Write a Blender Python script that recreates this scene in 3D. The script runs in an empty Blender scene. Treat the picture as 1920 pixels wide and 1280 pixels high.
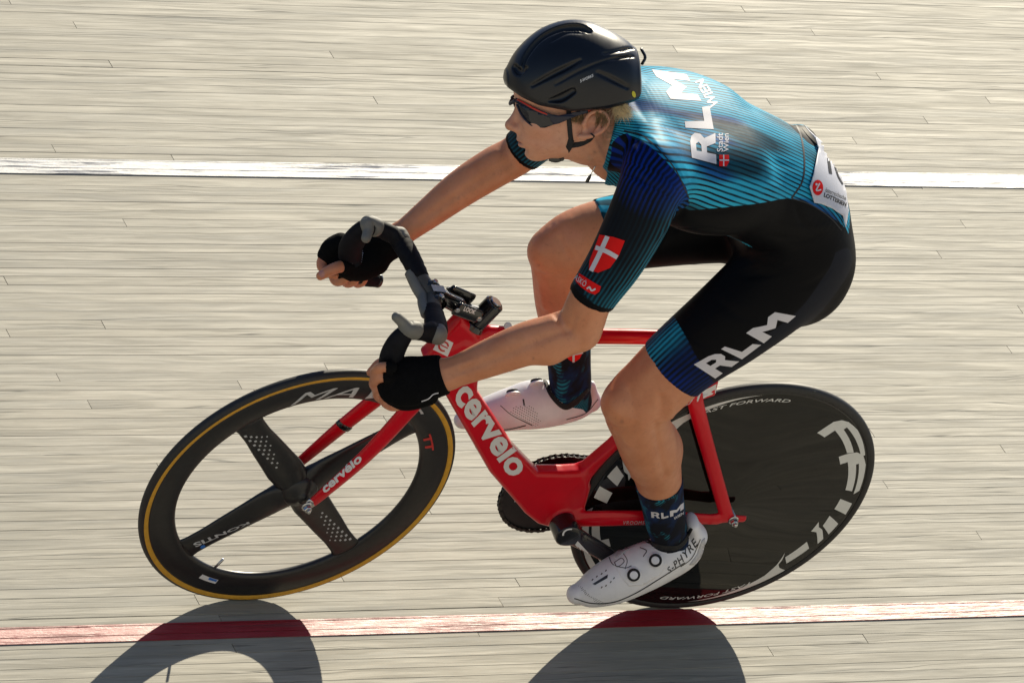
import bpy, bmesh, math, random
import numpy as np
from mathutils import Matrix, Vector
from mathutils.bvhtree import BVHTree
PI = math.pi
random.seed(11)
scene = bpy.context.scene
COL = scene.collection

# ------------------------------------------------------------------ camera
# World: X along the planks, Y uphill (horizontal), Z up.  The banked track is a plane through
# the X axis tilted by BANK; the camera stands level in the infield with a long lens.
BANK = math.radians(38.4956)
F_PX = 10971.13                                   # focal length in pixels of a 1920 wide picture
cam_d = bpy.data.cameras.new('camera'); cam = bpy.data.objects.new('camera', cam_d); COL.objects.link(cam)
cam_d.sensor_width = 36.0; cam_d.lens = F_PX / 1920 * 36.0
cam_d.clip_start = 0.5; cam_d.clip_end = 3000
CAM_LOC = Vector((-6.37886, -10.58532, 0.59751))
cam_rot = Matrix(((0.870308, 0.000567, -0.492507), (-0.492507, 0.001002, -0.870308), (0.0, 1.0, 0.001152)))
cam.matrix_world = Matrix.Translation(CAM_LOC) @ cam_rot.to_4x4()
scene.camera = cam

# ------------------------------------------------------------------ sky, sun, exposure
SUN_AZ, SUN_EL = math.radians(59.45), math.radians(48.9)
world = bpy.data.worlds.new('World'); scene.world = world; world.use_nodes = True
wn = world.node_tree.nodes; wl = world.node_tree.links
bg = wn['Background']
sky = wn.new('ShaderNodeTexSky'); sky.sky_type = 'NISHITA'; sky.sun_disc = False
sky.sun_elevation = SUN_EL; sky.sun_rotation = SUN_AZ
sky.air_density = 1.0; sky.dust_density = 1.0; sky.ozone_density = 4.0
wl.new(sky.outputs['Color'], bg.inputs['Color']); bg.inputs['Strength'].default_value = 0.066
sun_d = bpy.data.lights.new('sun', 'SUN'); sun = bpy.data.objects.new('sun', sun_d); COL.objects.link(sun)
sun_d.energy = 5.0; sun_d.angle = math.radians(0.5); sun_d.color = (1.0, 0.905, 0.715)
sdir = Vector((math.sin(SUN_AZ) * math.cos(SUN_EL), math.cos(SUN_AZ) * math.cos(SUN_EL), math.sin(SUN_EL)))
sun.rotation_euler = sdir.to_track_quat('Z', 'Y').to_euler()
sun.location = (6, 4, 9)
scene.view_settings.view_transform = 'Standard'; scene.view_settings.look = 'None'
scene.view_settings.gamma = 1.0; scene.view_settings.use_curve_mapping = False
scene.view_settings.exposure = 0.42
scene.render.engine = 'CYCLES'
scene.cycles.max_bounces = 8
scene.cycles.use_denoising = True

# ------------------------------------------------------------------ frames of reference
TRACK = Matrix.Rotation(BANK, 4, 'X')
_f = Vector((-0.99848024, 0.05511086, 0)); _l = Vector((-0.05476661, -0.99224336, -0.11159631)); _u = Vector((-0.00615017, -0.11142672, 0.99375362))
BIKE = TRACK @ Matrix(((_f.x, _l.x, _u.x, 0.0), (_f.y, _l.y, _u.y, 0.03756), (_f.z, _l.z, _u.z, 0.0), (0, 0, 0, 1)))
BIKE_I = BIKE.inverted()
CAM_L = BIKE_I @ CAM_LOC                          # camera in the bicycle's own frame (x forward, y left, z up)
CR = BIKE_I.to_3x3() @ cam_rot                    # columns: picture right, picture up, towards the camera
R_AX, U_AX, B_AX = CR.col[0].copy(), CR.col[1].copy(), CR.col[2].copy()

def at(px, py, Y):
    """point of the bicycle's frame seen at photograph pixel (px, py), Y metres left of the wheel plane"""
    v = R_AX * ((px - 960) / F_PX) - U_AX * ((py - 640) / F_PX) - B_AX
    t = (Y - CAM_L.y) / v.y
    return CAM_L + v * t
def ray(px, py):
    v = R_AX * ((px - 960) / F_PX) - U_AX * ((py - 640) / F_PX) - B_AX
    return v.normalized()
def pix(p):
    q = Vector(p) - CAM_L
    z = -q.dot(B_AX)
    return 960 + F_PX * q.dot(R_AX) / z, 640 - F_PX * q.dot(U_AX) / z
def mpp(p):                                       # metres per photograph pixel at p
    return -(Vector(p) - CAM_L).dot(B_AX) / F_PX

# ------------------------------------------------------------------ object helpers
def link(name, me, mats=(), parent=None, smooth=True, **props):
    o = bpy.data.objects.new(name, me); COL.objects.link(o)
    for m in (mats if isinstance(mats, (list, tuple)) else [mats]):
        me.materials.append(m)
    if parent is not None: o.parent = parent
    if smooth and len(me.polygons):
        me.polygons.foreach_set('use_smooth', [True] * len(me.polygons))
    for k, v in props.items(): o[k] = v
    return o
def empty(name, parent=None, **props):
    o = bpy.data.objects.new(name, None); COL.objects.link(o); o.empty_display_size = 0.1
    if parent is not None: o.parent = parent
    for k, v in props.items(): o[k] = v
    return o
def mesh(name, V, F, matidx=None):
    me = bpy.data.meshes.new(name); me.from_pydata([tuple(v) for v in V], [], [tuple(f) for f in F])
    if matidx is not None: me.polygons.foreach_set('material_index', list(matidx))
    me.update(); return me
def bm_mesh(name, bm, rec=True):
    if rec: bmesh.ops.recalc_face_normals(bm, faces=bm.faces)
    me = bpy.data.meshes.new(name); bm.to_mesh(me); bm.free(); return me
def auto_smooth(o, deg=35):
    me = o.data; a = math.radians(deg); bm = bmesh.new(); bm.from_mesh(me)
    for e in bm.edges:
        if len(e.link_faces) == 2 and e.calc_face_angle(0) > a: e.smooth = False
    bm.to_mesh(me); bm.free()

# ------------------------------------------------------------------ materials
class NT:
    def __init__(s, name):
        s.m = bpy.data.materials.new(name); s.m.use_nodes = True
        s.t = s.m.node_tree; s.n = s.t.nodes; s.b = s.n['Principled BSDF']; s.out = s.n['Material Output']
    def node(s, typ, **kw):
        n = s.n.new(typ)
        for k, v in kw.items(): setattr(n, k, v)
        return n
    def link(s, a, b): s.t.links.new(a, b)
    def set(s, inp, v):
        if hasattr(v, 'links') or isinstance(v, bpy.types.NodeSocket): s.link(v, inp)
        else: inp.default_value = v
    def math(s, op, a, b=None, c=None, clamp=False):
        n = s.node('ShaderNodeMath', operation=op, use_clamp=clamp)
        s.set(n.inputs[0], a)
        if b is not None: s.set(n.inputs[1], b)
        if c is not None: s.set(n.inputs[2], c)
        return n.outputs[0]
    def mix(s, f, a, b, mode='MIX'):
        n = s.node('ShaderNodeMix', data_type='RGBA', blend_type=mode)
        s.set(n.inputs[0], f); s.set(n.inputs[6], a if not isinstance(a, tuple) else (*a, 1) if len(a) == 3 else a)
        s.set(n.inputs[7], b if not isinstance(b, tuple) else (*b, 1) if len(b) == 3 else b)
        return n.outputs[2]
    def noise(s, vec, scale=5, detail=3, rough=0.5, dist=0, dim='3D', w=None):
        n = s.node('ShaderNodeTexNoise', noise_dimensions=dim)
        if vec is not None: s.link(vec, n.inputs['Vector'])
        n.inputs['Scale'].default_value = scale; n.inputs['Detail'].default_value = detail
        n.inputs['Roughness'].default_value = rough; n.inputs['Distortion'].default_value = dist
        if w is not None: s.set(n.inputs['W'], w)
        return n.outputs['Fac']
    def ramp(s, f, stops, interp='LINEAR'):
        n = s.node('ShaderNodeValToRGB'); n.color_ramp.interpolation = interp
        e = n.color_ramp.elements
        while len(e) < len(stops): e.new(0.5)
        for el, (p, c) in zip(e, stops):
            el.position = p; el.color = (c, c, c, 1) if not isinstance(c, tuple) else (*c, 1)
        s.set(n.inputs[0], f); return n.outputs[0]
    def mapr(s, f, a, b, c=0.0, d=1.0):
        n = s.node('ShaderNodeMapRange'); s.set(n.inputs[0], f)
        for i, v in zip((1, 2, 3, 4), (a, b, c, d)): s.set(n.inputs[i], v)
        return n.outputs[0]
    def coord(s, kind='Object'): return s.node('ShaderNodeTexCoord').outputs[kind]
    def mapping(s, vec, scale=(1, 1, 1), loc=(0, 0, 0)):
        n = s.node('ShaderNodeMapping'); s.link(vec, n.inputs['Vector'])
        s.set(n.inputs['Scale'], scale); s.set(n.inputs['Location'], loc); return n.outputs[0]
    def attr(s, name, out='Fac'): return s.node('ShaderNodeAttribute', attribute_name=name).outputs[out]
    def bump(s, h, strength=0.2, dist=0.001, nrm=None):
        n = s.node('ShaderNodeBump'); s.link(h, n.inputs['Height'])
        n.inputs['Strength'].default_value = strength; n.inputs['Distance'].default_value = dist
        if nrm is not None: s.link(nrm, n.inputs['Normal'])
        s.link(n.outputs[0], s.b.inputs['Normal']); return n.outputs[0]
    def combine(s, x, y, z):
        n = s.node('ShaderNodeCombineXYZ')
        for i, v in enumerate((x, y, z)): s.set(n.inputs[i], v)
        return n.outputs[0]
    def sep(s, v):
        n = s.node('ShaderNodeSeparateXYZ'); s.link(v, n.inputs[0]); return n.outputs
    def base(s, c): s.set(s.b.inputs['Base Color'], (*c, 1) if isinstance(c, tuple) else c)

def mat(name, color, rough=0.5, metal=0.0, coat=0.0, coat_rough=0.05, spec=0.5, var=0.12, vscale=30, bump=0.0, bscale=400, bdist=0.0005, sss=0.0, rvar=0.0):
    t = NT(name); co = t.coord()
    n = t.noise(co, vscale, 4, 0.6)
    f = t.mapr(n, 0.25, 0.75, 1 - var, 1 + var)
    t.base(t.mix(1.0, tuple(color), t.combine(f, f, f), 'MULTIPLY'))
    b = t.b.inputs
    if rvar: t.link(t.mapr(t.noise(co, vscale * 1.7, 3), 0.3, 0.7, max(rough - rvar, 0.02), rough + rvar), b['Roughness'])
    else: b['Roughness'].default_value = rough
    b['Metallic'].default_value = metal; b['Coat Weight'].default_value = coat; b['Coat Roughness'].default_value = coat_rough
    b['Specular IOR Level'].default_value = spec
    if bump: t.bump(t.noise(co, bscale, 3, 0.6), bump, bdist)
    if sss:
        b['Subsurface Weight'].default_value = sss; b['Subsurface Radius'].default_value = (0.012, 0.005, 0.003); b['Subsurface Scale'].default_value = 1.0
    return t.m

# ------------------------------------------------------------------ weathered wood
def wood_material():
    t = NT('weathered_pine'); co = t.coord()
    x, y, z = t.sep(co)
    rnd = t.node('ShaderNodeObjectInfo').outputs['Random']
    tone = t.attr('tone')
    r = t.math('FRACT', t.math('ADD', rnd, tone))
    r7 = t.math('MULTIPLY', r, 37.0)
    # wandering grain: bend the across-plank coordinate slowly along the plank
    wob = t.noise(t.combine(t.math('MULTIPLY', x, 4.2), t.math('MULTIPLY', y, 12.0), r7), 1.0, 2, 0.5)
    yw = t.math('ADD', y, t.math('MULTIPLY', t.math('SUBTRACT', wob, 0.5), 0.026))
    g1 = t.noise(t.combine(t.math('MULTIPLY', x, 3.4), t.math('MULTIPLY', yw, 105.0), r7), 1.0, 5, 0.66, 0.5)
    g2 = t.noise(t.combine(t.math('MULTIPLY', x, 14.0), t.math('MULTIPLY', yw, 330.0), r7), 1.0, 3, 0.6)
    g3 = t.noise(t.combine(t.math('MULTIPLY', x, 3.2), t.math('MULTIPLY', yw, 30.0), r7), 1.0, 4, 0.65, 0.4)
    plank = t.ramp(r, [(0.0, (0.452, 0.408, 0.315)), (0.3, (0.505, 0.462, 0.365)), (0.55, (0.475, 0.437, 0.352)), (0.8, (0.43, 0.394, 0.314)), (1.0, (0.525, 0.482, 0.386))])
    c = t.mix(t.mapr(g1, 0.35, 0.70, 0.0, 0.85), plank, (0.335, 0.305, 0.24))
    c = t.mix(t.mapr(g2, 0.52, 0.72, 0.0, 0.35), c, (0.29, 0.265, 0.21))
    c = t.mix(t.mapr(g3, 0.50, 0.72, 0.0, 0.75), c, (0.335, 0.32, 0.275))
    c = t.mix(t.mapr(g3, 0.50, 0.25, 0.0, 0.75), c, (0.62, 0.565, 0.45))
    # dark drying cracks and growth lines: thin iso-lines of the bent grain
    cr = t.noise(t.combine(t.math('MULTIPLY', x, 0.9), t.math('MULTIPLY', yw, 48.0), t.math('ADD', r7, 9.0)), 1.0, 1.5, 0.4)
    line = t.mapr(t.math('ABSOLUTE', t.math('SUBTRACT', cr, 0.56)), 0.0, 0.016, 1.0, 0.0)
    gate = t.mapr(t.noise(t.combine(t.math('MULTIPLY', x, 2.0), t.math('MULTIPLY', y, 30.0), r7), 1.0, 2, 0.5), 0.50, 0.60, 0.0, 0.9)
    crack = t.math('MULTIPLY', line, gate)
    c = t.mix(crack, c, (0.085, 0.085, 0.070))
    g4 = t.noise(t.combine(t.math('MULTIPLY', x, 6.0), t.math('MULTIPLY', yw, 190.0), t.math('ADD', r7, 3.0)), 1.0, 3, 0.6)
    c = t.mix(t.mapr(g4, 0.60, 0.74, 0.0, 0.55), c, (0.66, 0.60, 0.48))
    c = t.mix(t.mapr(g4, 0.40, 0.27, 0.0, 0.45), c, (0.25, 0.225, 0.175))
    # small dark knots and nail specks
    vo = t.node('ShaderNodeTexVoronoi'); t.link(t.combine(t.math('MULTIPLY', x, 3.4), t.math('MULTIPLY', y, 13.0), r7), vo.inputs['Vector']); vo.inputs['Scale'].default_value = 1.0
    knot = t.math('MULTIPLY', t.mapr(vo.outputs['Distance'], 0.025, 0.075, 1.0, 0.0), t.mapr(t.sep(vo.outputs['Color'])[0], 0.80, 0.84, 0.0, 0.85))
    c = t.mix(knot, c, (0.10, 0.09, 0.07))
    dirt = t.noise(t.combine(t.math('MULTIPLY', x, 0.8), t.math('MULTIPLY', y, 2.2), 0.0), 1.0, 4, 0.6)
    c = t.mix(t.mapr(dirt, 0.45, 0.75, 0.0, 0.28), c, (0.30, 0.285, 0.24))
    t.base(t.mix(1.0, c, (0.785, 0.80, 0.815), 'MULTIPLY'))
    t.b.inputs['Specular IOR Level'].default_value = 0.28
    t.link(t.mapr(g1, 0.3, 0.7, 0.56, 0.70), t.b.inputs['Roughness'])
    h = t.math('ADD', t.math('MULTIPLY', g1, 0.6), t.math('MULTIPLY', g2, 0.35))
    h = t.math('SUBTRACT', h, t.math('MULTIPLY', crack, 0.8))
    t.bump(h, 0.40, 0.0013)
    return t.m
M_WOOD = wood_material()

def paint_material(name, col, worn, wearamt, specl):
    t = NT(name); co = t.coord(); x, y, z = t.sep(co)
    n1 = t.noise(t.combine(t.math('MULTIPLY', x, 16.0), t.math('MULTIPLY', y, 150.0), 0.0), 1.0, 5, 0.65)
    n2 = t.noise(t.combine(t.math('MULTIPLY', x, 90.0), t.math('MULTIPLY', y, 260.0), 0.0), 1.0, 3, 0.6)
    n3 = t.noise(t.combine(t.math('MULTIPLY', x, 3.0), t.math('MULTIPLY', y, 60.0), 4.0), 1.0, 4, 0.6)
    w = t.mapr(n3, 0.56, 0.64, 0.0, wearamt)
    c = t.mix(t.mapr(n1, 0.35, 0.7), col, tuple(v * 0.8 for v in col))
    t.base(t.mix(w, c, worn))
    t.link(t.math('MULTIPLY', t.math('SUBTRACT', 1.0, w), specl), t.b.inputs['Specular IOR Level'])
    t.link(t.mapr(n1, 0.3, 0.7, 0.36, 0.56), t.b.inputs['Roughness'])
    t.bump(t.math('ADD', t.math('MULTIPLY', n1, 0.9), t.math('ADD', t.math('MULTIPLY', n2, 0.5), t.math('MULTIPLY', w, -0.8))), 0.70, 0.0013)
    return t.m
M_RED_PAINT = paint_material('red_line_paint', (0.36, 0.012, 0.022), (0.16, 0.06, 0.06), 0.6, 0.50)
M_WHITE_PAINT = paint_material('white_line_paint', (0.50, 0.51, 0.53), (0.13, 0.14, 0.18), 0.95, 0.30)

# ------------------------------------------------------------------ the track: real planks, nailed side by side
track = empty('track', kind='structure'); track.matrix_world = TRACK
PITCH, Y0 = 0.030, -0.0092
track_I = TRACK.inverted()
def on_track(px, py):
    """point of the track (track frame) at a photograph pixel"""
    v = track_I.to_3x3() @ (BIKE.to_3x3() @ ray(px, py)); c = track_I @ CAM_LOC
    t = -c.z / v.z; p = c + v * t; return p.x, p.y
JOINTS = [(142, 50), (209, 123), (1603, 265), (1678, 362), (517, 554), (1450, 1228), (17, 628), (1896, 660), (935, 1121), (806, 958), (612, 689), (754, 886), (1660, 908), (325, 298), (700, 182), (1215, 452), (1395, 1145), (443, 1222), (366, 1118), (1560, 560), (1520, 55), (300, 880), (1756, 470), (620, 100), (1840, 1010)]
jmap = {}
for px, py in JOINTS:
    jx, jy = on_track(px, py); jmap[math.floor((jy - Y0) / PITCH)] = jx
def plank_mesh(x0, x1, y0, y1, z0, tilt, dz=0.022, ch=0.0004):
    prof = [(y0, -dz), (y0, z0 - ch), (y0 + ch, z0), (y1 - ch, z0 + tilt), (y1, z0 + tilt - ch), (y1, -dz)]
    V = []; F = []
    n = len(prof)
    for xx, cut in ((x0, 0), (x1, 0)):
        V += [(xx, a, b) for a, b in prof]
    for i in range(n):
        j = (i + 1) % n; F.append((i, j, j + n, i + n))
    F.append(tuple(reversed(range(n)))); F.append(tuple(range(n, 2 * n)))
    return V, [tuple(reversed(f)) for f in F]
rows = range(-31, 200)
farV, farF, farT = [], [], []
rr = random.Random(5)
npl = 0
seam_shift = {}
def seam(k):
    if k not in seam_shift: seam_shift[k] = rr.uniform(-0.0016, 0.0016)
    return Y0 + k * PITCH + seam_shift[k]
for k in rows:
    ya, yb = seam(k), seam(k + 1)
    row_gap = rr.choice((0.00005, 0.0001, 0.00015, 0.0002, 0.0004, 0.0007, 0.0010))
    inview_row = -0.55 < ya < 2.75
    js = []
    if k in jmap: js = [jmap[k]]
    elif inview_row: js = [rr.choice((-1, 1)) * rr.uniform(3.0, 4.6)]
    else: js = [rr.uniform(-2, 2)]
    while js[0] > -14: js.insert(0, js[0] - rr.uniform(4.2, 6.0))
    while js[-1] < 15: js.append(js[-1] + rr.uniform(4.2, 6.0))
    for a, b in zip(js[:-1], js[1:]):
        g = row_gap; ge = 0.0007
        V, F = plank_mesh(a + ge, b - ge, ya + g, yb - g * 0.6, rr.uniform(-0.00025, 0.0002), rr.uniform(-0.00025, 0.00025))
        if inview_row and b > -2.4 and a < 3.0:
            o = link('plank', mesh('plank', V, F), M_WOOD, track, smooth=False); npl += 1
        else:
            n0 = len(farV); farV += V; farF += [tuple(i + n0 for i in f) for f in F]; farT += [rr.random()] * len(V)
me = mesh('plank', farV, farF); at_ = me.attributes.new('tone', 'FLOAT', 'POINT'); at_.data.foreach_set('value', farT)
link('plank', me, M_WOOD, track, smooth=False, kind='stuff')
# substructure under the gaps
def box(x0, x1, y0, y1, z0, z1):
    V = [(x, y, z) for z in (z0, z1) for y in (y0, y1) for x in (x0, x1)]
    return V, [(0, 2, 3, 1), (4, 5, 7, 6), (0, 1, 5, 4), (2, 6, 7, 3), (0, 4, 6, 2), (1, 3, 7, 5)]
M_UNDER = mat('dark_joist_wood', (0.05, 0.045, 0.035), 0.9)
V, F = box(-14, 15, seam(-31), seam(200), -0.10, -0.0225)
link('joist_deck', mesh('joist_deck', V, F), M_UNDER, track, smooth=False)
# painted lines: thin paint films that follow the planks they lie on
def painted_line(name, y0, y1, m):
    V = []; F = []
    k0 = math.floor((y0 - Y0) / PITCH) - 1
    for k in range(k0, k0 + 5):
        a, b = max(y0, seam(k) + 0.0009), min(y1, seam(k + 1) - 0.0009)
        if b - a < 0.001: continue
        v, f = box(-13.9, 14.9, a, b, 0.0010, 0.0021); n0 = len(V)
        V += v; F += [tuple(i + n0 for i in q) for q in f]
    o = link(name, mesh(name, V, F), m, smooth=False, kind='structure'); o.matrix_world = TRACK
    return o
painted_line('red_line', -0.0255, 0.0255, M_RED_PAINT)
painted_line('white_line', 1.5579 - 0.0275, 1.5579 + 0.0275, M_WHITE_PAINT)
# flat infield at the foot of the banking, and the ground beyond the outer edge
def ground_material():
    t = NT('infield_concrete'); co = t.coord()
    n = t.noise(co, 0.7, 5, 0.6); n2 = t.noise(co, 40, 4, 0.7)
    c = t.mix(n, (0.34, 0.32, 0.28), (0.42, 0.40, 0.35)); c = t.mix(t.mapr(n2, 0.5, 0.8, 0, 0.4), c, (0.25, 0.24, 0.21))
    t.base(c); t.b.inputs['Roughness'].default_value = 0.85; t.bump(n2, 0.3, 0.003); return t.m
yb = seam(-31) * math.cos(BANK); zb = seam(-31) * math.sin(BANK) - 0.03
gm = mesh('ground', [(-1500, -1500, zb), (1500, -1500, zb), (1500, 1500, zb), (-1500, 1500, zb)], [(0, 1, 2, 3)])
link('ground', gm, ground_material(), smooth=False, kind='structure')
# ------------------------------------------------------------------ geometry kit
def surface_nets(F, xs, ys, zs):
    """triangle-free iso-surface (F<0 inside) of a field on a rectilinear grid"""
    nx, ny, nz = F.shape
    S = F < 0
    c = np.zeros((nx - 1, ny - 1, nz - 1), np.int8)
    offs = [(i, j, k) for i in (0, 1) for j in (0, 1) for k in (0, 1)]
    for i, j, k in offs: c += S[i:nx - 1 + i, j:ny - 1 + j, k:nz - 1 + k]
    I, J, K = np.nonzero((c > 0) & (c < 8)); N = len(I)
    vals = np.stack([F[I + i, J + j, K + k] for i, j, k in offs], 1).astype(np.float64)
    acc = np.zeros((N, 3)); cnt = np.zeros(N)
    for a in range(8):
        for b in range(a + 1, 8):
            d = np.abs(np.array(offs[a]) - np.array(offs[b]))
            if d.sum() != 1: continue
            fa, fb = vals[:, a], vals[:, b]; m = (fa < 0) != (fb < 0)
            t = np.where(m, fa / np.where(m, fa - fb, 1), 0)
            p = np.array(offs[a]) + t[:, None] * (np.array(offs[b]) - np.array(offs[a]))
            acc[m] += p[m]; cnt[m] += 1
    p = acc / cnt[:, None]
    V = np.stack([xs[I] + p[:, 0] * (xs[I + 1] - xs[I]), ys[J] + p[:, 1] * (ys[J + 1] - ys[J]), zs[K] + p[:, 2] * (zs[K + 1] - zs[K])], 1)
    idx = np.full((nx - 1, ny - 1, nz - 1), -1, np.int32); idx[I, J, K] = np.arange(N)
    Q = []
    for ax in range(3):
        sl0 = [slice(None)] * 3; sl1 = [slice(None)] * 3; sl0[ax] = slice(0, -1); sl1[ax] = slice(1, None)
        A, B = S[tuple(sl0)], S[tuple(sl1)]
        b_, c_ = [(1, 2), (2, 0), (0, 1)][ax]
        e = np.stack(np.nonzero(A != B), 1)
        ok = (e[:, b_] > 0) & (e[:, c_] > 0) & (e[:, b_] < (F.shape[b_] - 1)) & (e[:, c_] < (F.shape[c_] - 1))
        e = e[ok]; inside = A[e[:, 0], e[:, 1], e[:, 2]]
        q = []
        for db, dc in ((-1, -1), (0, -1), (0, 0), (-1, 0)):
            g = e.copy(); g[:, b_] += db; g[:, c_] += dc
            q.append(idx[g[:, 0], g[:, 1], g[:, 2]])
        q = np.stack(q, 1); q[~inside] = q[~inside][:, ::-1]
        Q.append(q)
    Q = np.concatenate(Q); Q = Q[(Q >= 0).all(1)]
    return V, Q
def np_mesh(name, V, Q):
    me = bpy.data.meshes.new(name); n = Q.shape[1]
    me.vertices.add(len(V)); me.vertices.foreach_set('co', np.ascontiguousarray(V, np.float32).ravel())
    me.loops.add(Q.size); me.loops.foreach_set('vertex_index', np.ascontiguousarray(Q, np.int32).ravel())
    me.polygons.add(len(Q)); me.polygons.foreach_set('loop_start', np.arange(0, Q.size, n, dtype=np.int32))
    try: me.polygons.foreach_set('loop_total', np.full(len(Q), n, np.int32))
    except Exception: pass
    me.update(calc_edges=True); me.validate(); return me
def smooth_np(V, Q, it=2, lam=0.5, mu=-0.52):
    e = np.concatenate([Q[:, [i, (i + 1) % 4]] for i in range(4)]); e = np.concatenate([e, e[:, ::-1]])
    deg = np.bincount(e[:, 0], minlength=len(V)).astype(float); deg[deg == 0] = 1
    for k in range(it * 2):
        s = np.stack([np.bincount(e[:, 0], V[e[:, 1], a], len(V)) for a in range(3)], 1) / deg[:, None]
        V = V + (lam if k % 2 == 0 else mu) * (s - V)
    return V
def smin(a, b, k):
    h = np.clip(0.5 + 0.5 * (b - a) / k, 0, 1)
    return b * (1 - h) + a * h - k * h * (1 - h)
def catmull(P, n):
    P = np.asarray(P, float); m = len(P)
    if m == 2: return P[0] + np.linspace(0, 1, n)[:, None] * (P[1] - P[0])
    E_ = np.concatenate([[2 * P[0] - P[1]], P, [2 * P[-1] - P[-2]]])
    out = []
    for u in np.linspace(0, m - 1, n):
        i = min(int(u), m - 2); t = u - i
        a, b, c, d = E_[i], E_[i + 1], E_[i + 2], E_[i + 3]
        out.append(0.5 * (2 * b + (c - a) * t + (2 * a - 5 * b + 4 * c - d) * t ** 2 + (3 * b - a - 3 * c + d) * t ** 3))
    return np.array(out)
def unit(v): return v / np.maximum(np.linalg.norm(v, axis=-1, keepdims=True), 1e-12)

class Chain:
    """a limb: spline of centres with elliptical sections (ru along U, rv along T x U); U is a reference direction"""
    def __init__(s, C, ru, rv, U, n=40, cap=1.0, k=0.02):
        A = catmull(np.column_stack([np.array(C, float), np.array(ru, float), np.array(rv, float)]), n)
        s.C = A[:, :3]; s.ru = np.maximum(A[:, 3], 1e-3); s.rv = np.maximum(A[:, 4], 1e-3)
        T = np.gradient(s.C, axis=0); s.T = unit(T)
        U = np.asarray(U, float)
        U = np.broadcast_to(U, s.C.shape) if U.ndim == 1 else catmull(U, n)
        s.U = unit(U - (U * s.T).sum(1, keepdims=True) * s.T); s.V = np.cross(s.T, s.U)
        s.S = np.concatenate([[0], np.cumsum(np.linalg.norm(np.diff(s.C, axis=0), axis=1))])
        s.cap = cap; s.k = k
    def bbox(s, pad):
        r = np.maximum(s.ru, s.rv)[:, None] + pad
        return (s.C - r).min(0), (s.C + r).max(0)
    def coords(s, P):
        """nearest sample, along-axis length, section coordinates and interpolated radii"""
        bi = np.empty(len(P), np.int32); C32 = s.C.astype(np.float32).T; c2 = (C32 * C32).sum(0)
        for i in range(0, len(P), 20000):
            g = P[i:i + 20000].astype(np.float32); bi[i:i + 20000] = (c2 - 2.0 * (g @ C32)).argmin(1)
        q = P - s.C[bi]; t = (q * s.T[bi]).sum(1)
        j = np.clip(bi + np.where(t > 0, 1, -1), 0, len(s.C) - 1)
        seg = np.linalg.norm(s.C[j] - s.C[bi], axis=1); w = np.where(seg > 0, np.clip(np.abs(t) / np.maximum(seg, 1e-9), 0, 1), 0)
        L = lambda A: A[bi] * (1 - (w if A.ndim == 1 else w[:, None])) + A[j] * (w if A.ndim == 1 else w[:, None])
        C = L(s.C); T, U, V = unit(L(s.T)), unit(L(s.U)), unit(L(s.V))
        q = P - C
        return L(s.S), (q * U).sum(1), (q * V).sum(1), (q * T).sum(1), L(s.ru), L(s.rv)
    def sdf(s, P):
        S, u, v, t, ru, rv = s.coords(P)
        rt = s.cap * np.minimum(ru, rv)
        k0 = np.sqrt((u / ru) ** 2 + (v / rv) ** 2 + (t / rt) ** 2); k1 = np.sqrt((u / ru ** 2) ** 2 + (v / rv ** 2) ** 2 + (t / rt ** 2) ** 2)
        return np.where(k1 > 1e-6, k0 * (k0 - 1) / np.maximum(k1, 1e-6), -np.minimum(ru, rv))
class Ell:
    def __init__(s, c, r, R=None, k=0.02):
        s.c = np.array(c, float); s.r = np.array(r, float); s.R = np.eye(3) if R is None else np.array(R, float); s.k = k
    def bbox(s, pad):
        m = s.r.max() + pad; return s.c - m, s.c + m
    def sdf(s, P):
        q = (P - s.c) @ s.R
        k0 = np.linalg.norm(q / s.r, axis=1); k1 = np.linalg.norm(q / s.r ** 2, axis=1)
        return np.where(k1 > 1e-6, k0 * (k0 - 1) / np.maximum(k1, 1e-6), -s.r.min())
class Func:
    def __init__(s, f, lo, hi, k=0.02): s.f = f; s.lo = np.array(lo, float); s.hi = np.array(hi, float); s.k = k
    def bbox(s, pad): return s.lo - pad, s.hi + pad
    def sdf(s, P): return s.f(P)
def field(prims, xs, ys, zs, pad=0.05):
    F = np.full((len(xs), len(ys), len(zs)), 1.0, np.float32)
    for p in prims:
        sub = False
        if isinstance(p, tuple): p, sub = p
        lo, hi = p.bbox(pad + p.k)
        i0, i1 = np.searchsorted(xs, (lo[0], hi[0])); j0, j1 = np.searchsorted(ys, (lo[1], hi[1])); k0, k1 = np.searchsorted(zs, (lo[2], hi[2]))
        if i1 <= i0 or j1 <= j0 or k1 <= k0: continue
        ax_, ay_, az_ = xs[i0:i1], ys[j0:j1], zs[k0:k1]
        q = 4
        cx_, cy_, cz_ = ([a_[min(i + q // 2, len(a_) - 1)] for i in range(0, len(a_), q)] for a_ in (ax_, ay_, az_))
        X, Y, Z = np.meshgrid(cx_, cy_, cz_, indexing='ij')
        dc = p.sdf(np.stack([X.ravel(), Y.ravel(), Z.ravel()], 1)).reshape(X.shape)
        h_ = max(np.diff(a_).max() if len(a_) > 1 else 0.0 for a_ in (ax_, ay_, az_))
        d = dc.repeat(q, 0)[:len(ax_)].repeat(q, 1)[:, :len(ay_)].repeat(q, 2)[:, :, :len(az_)].astype(np.float32)
        nr_ = np.abs(d) < p.k + h_ * 5.5
        I_, J_, K_ = np.nonzero(nr_)
        if len(I_): d[nr_] = p.sdf(np.stack([ax_[I_], ay_[J_], az_[K_]], 1))
        blk = F[i0:i1, j0:j1, k0:k1]
        F[i0:i1, j0:j1, k0:k1] = -smin(-blk, d, p.k) if sub else smin(blk, d, p.k)
    return F
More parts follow.
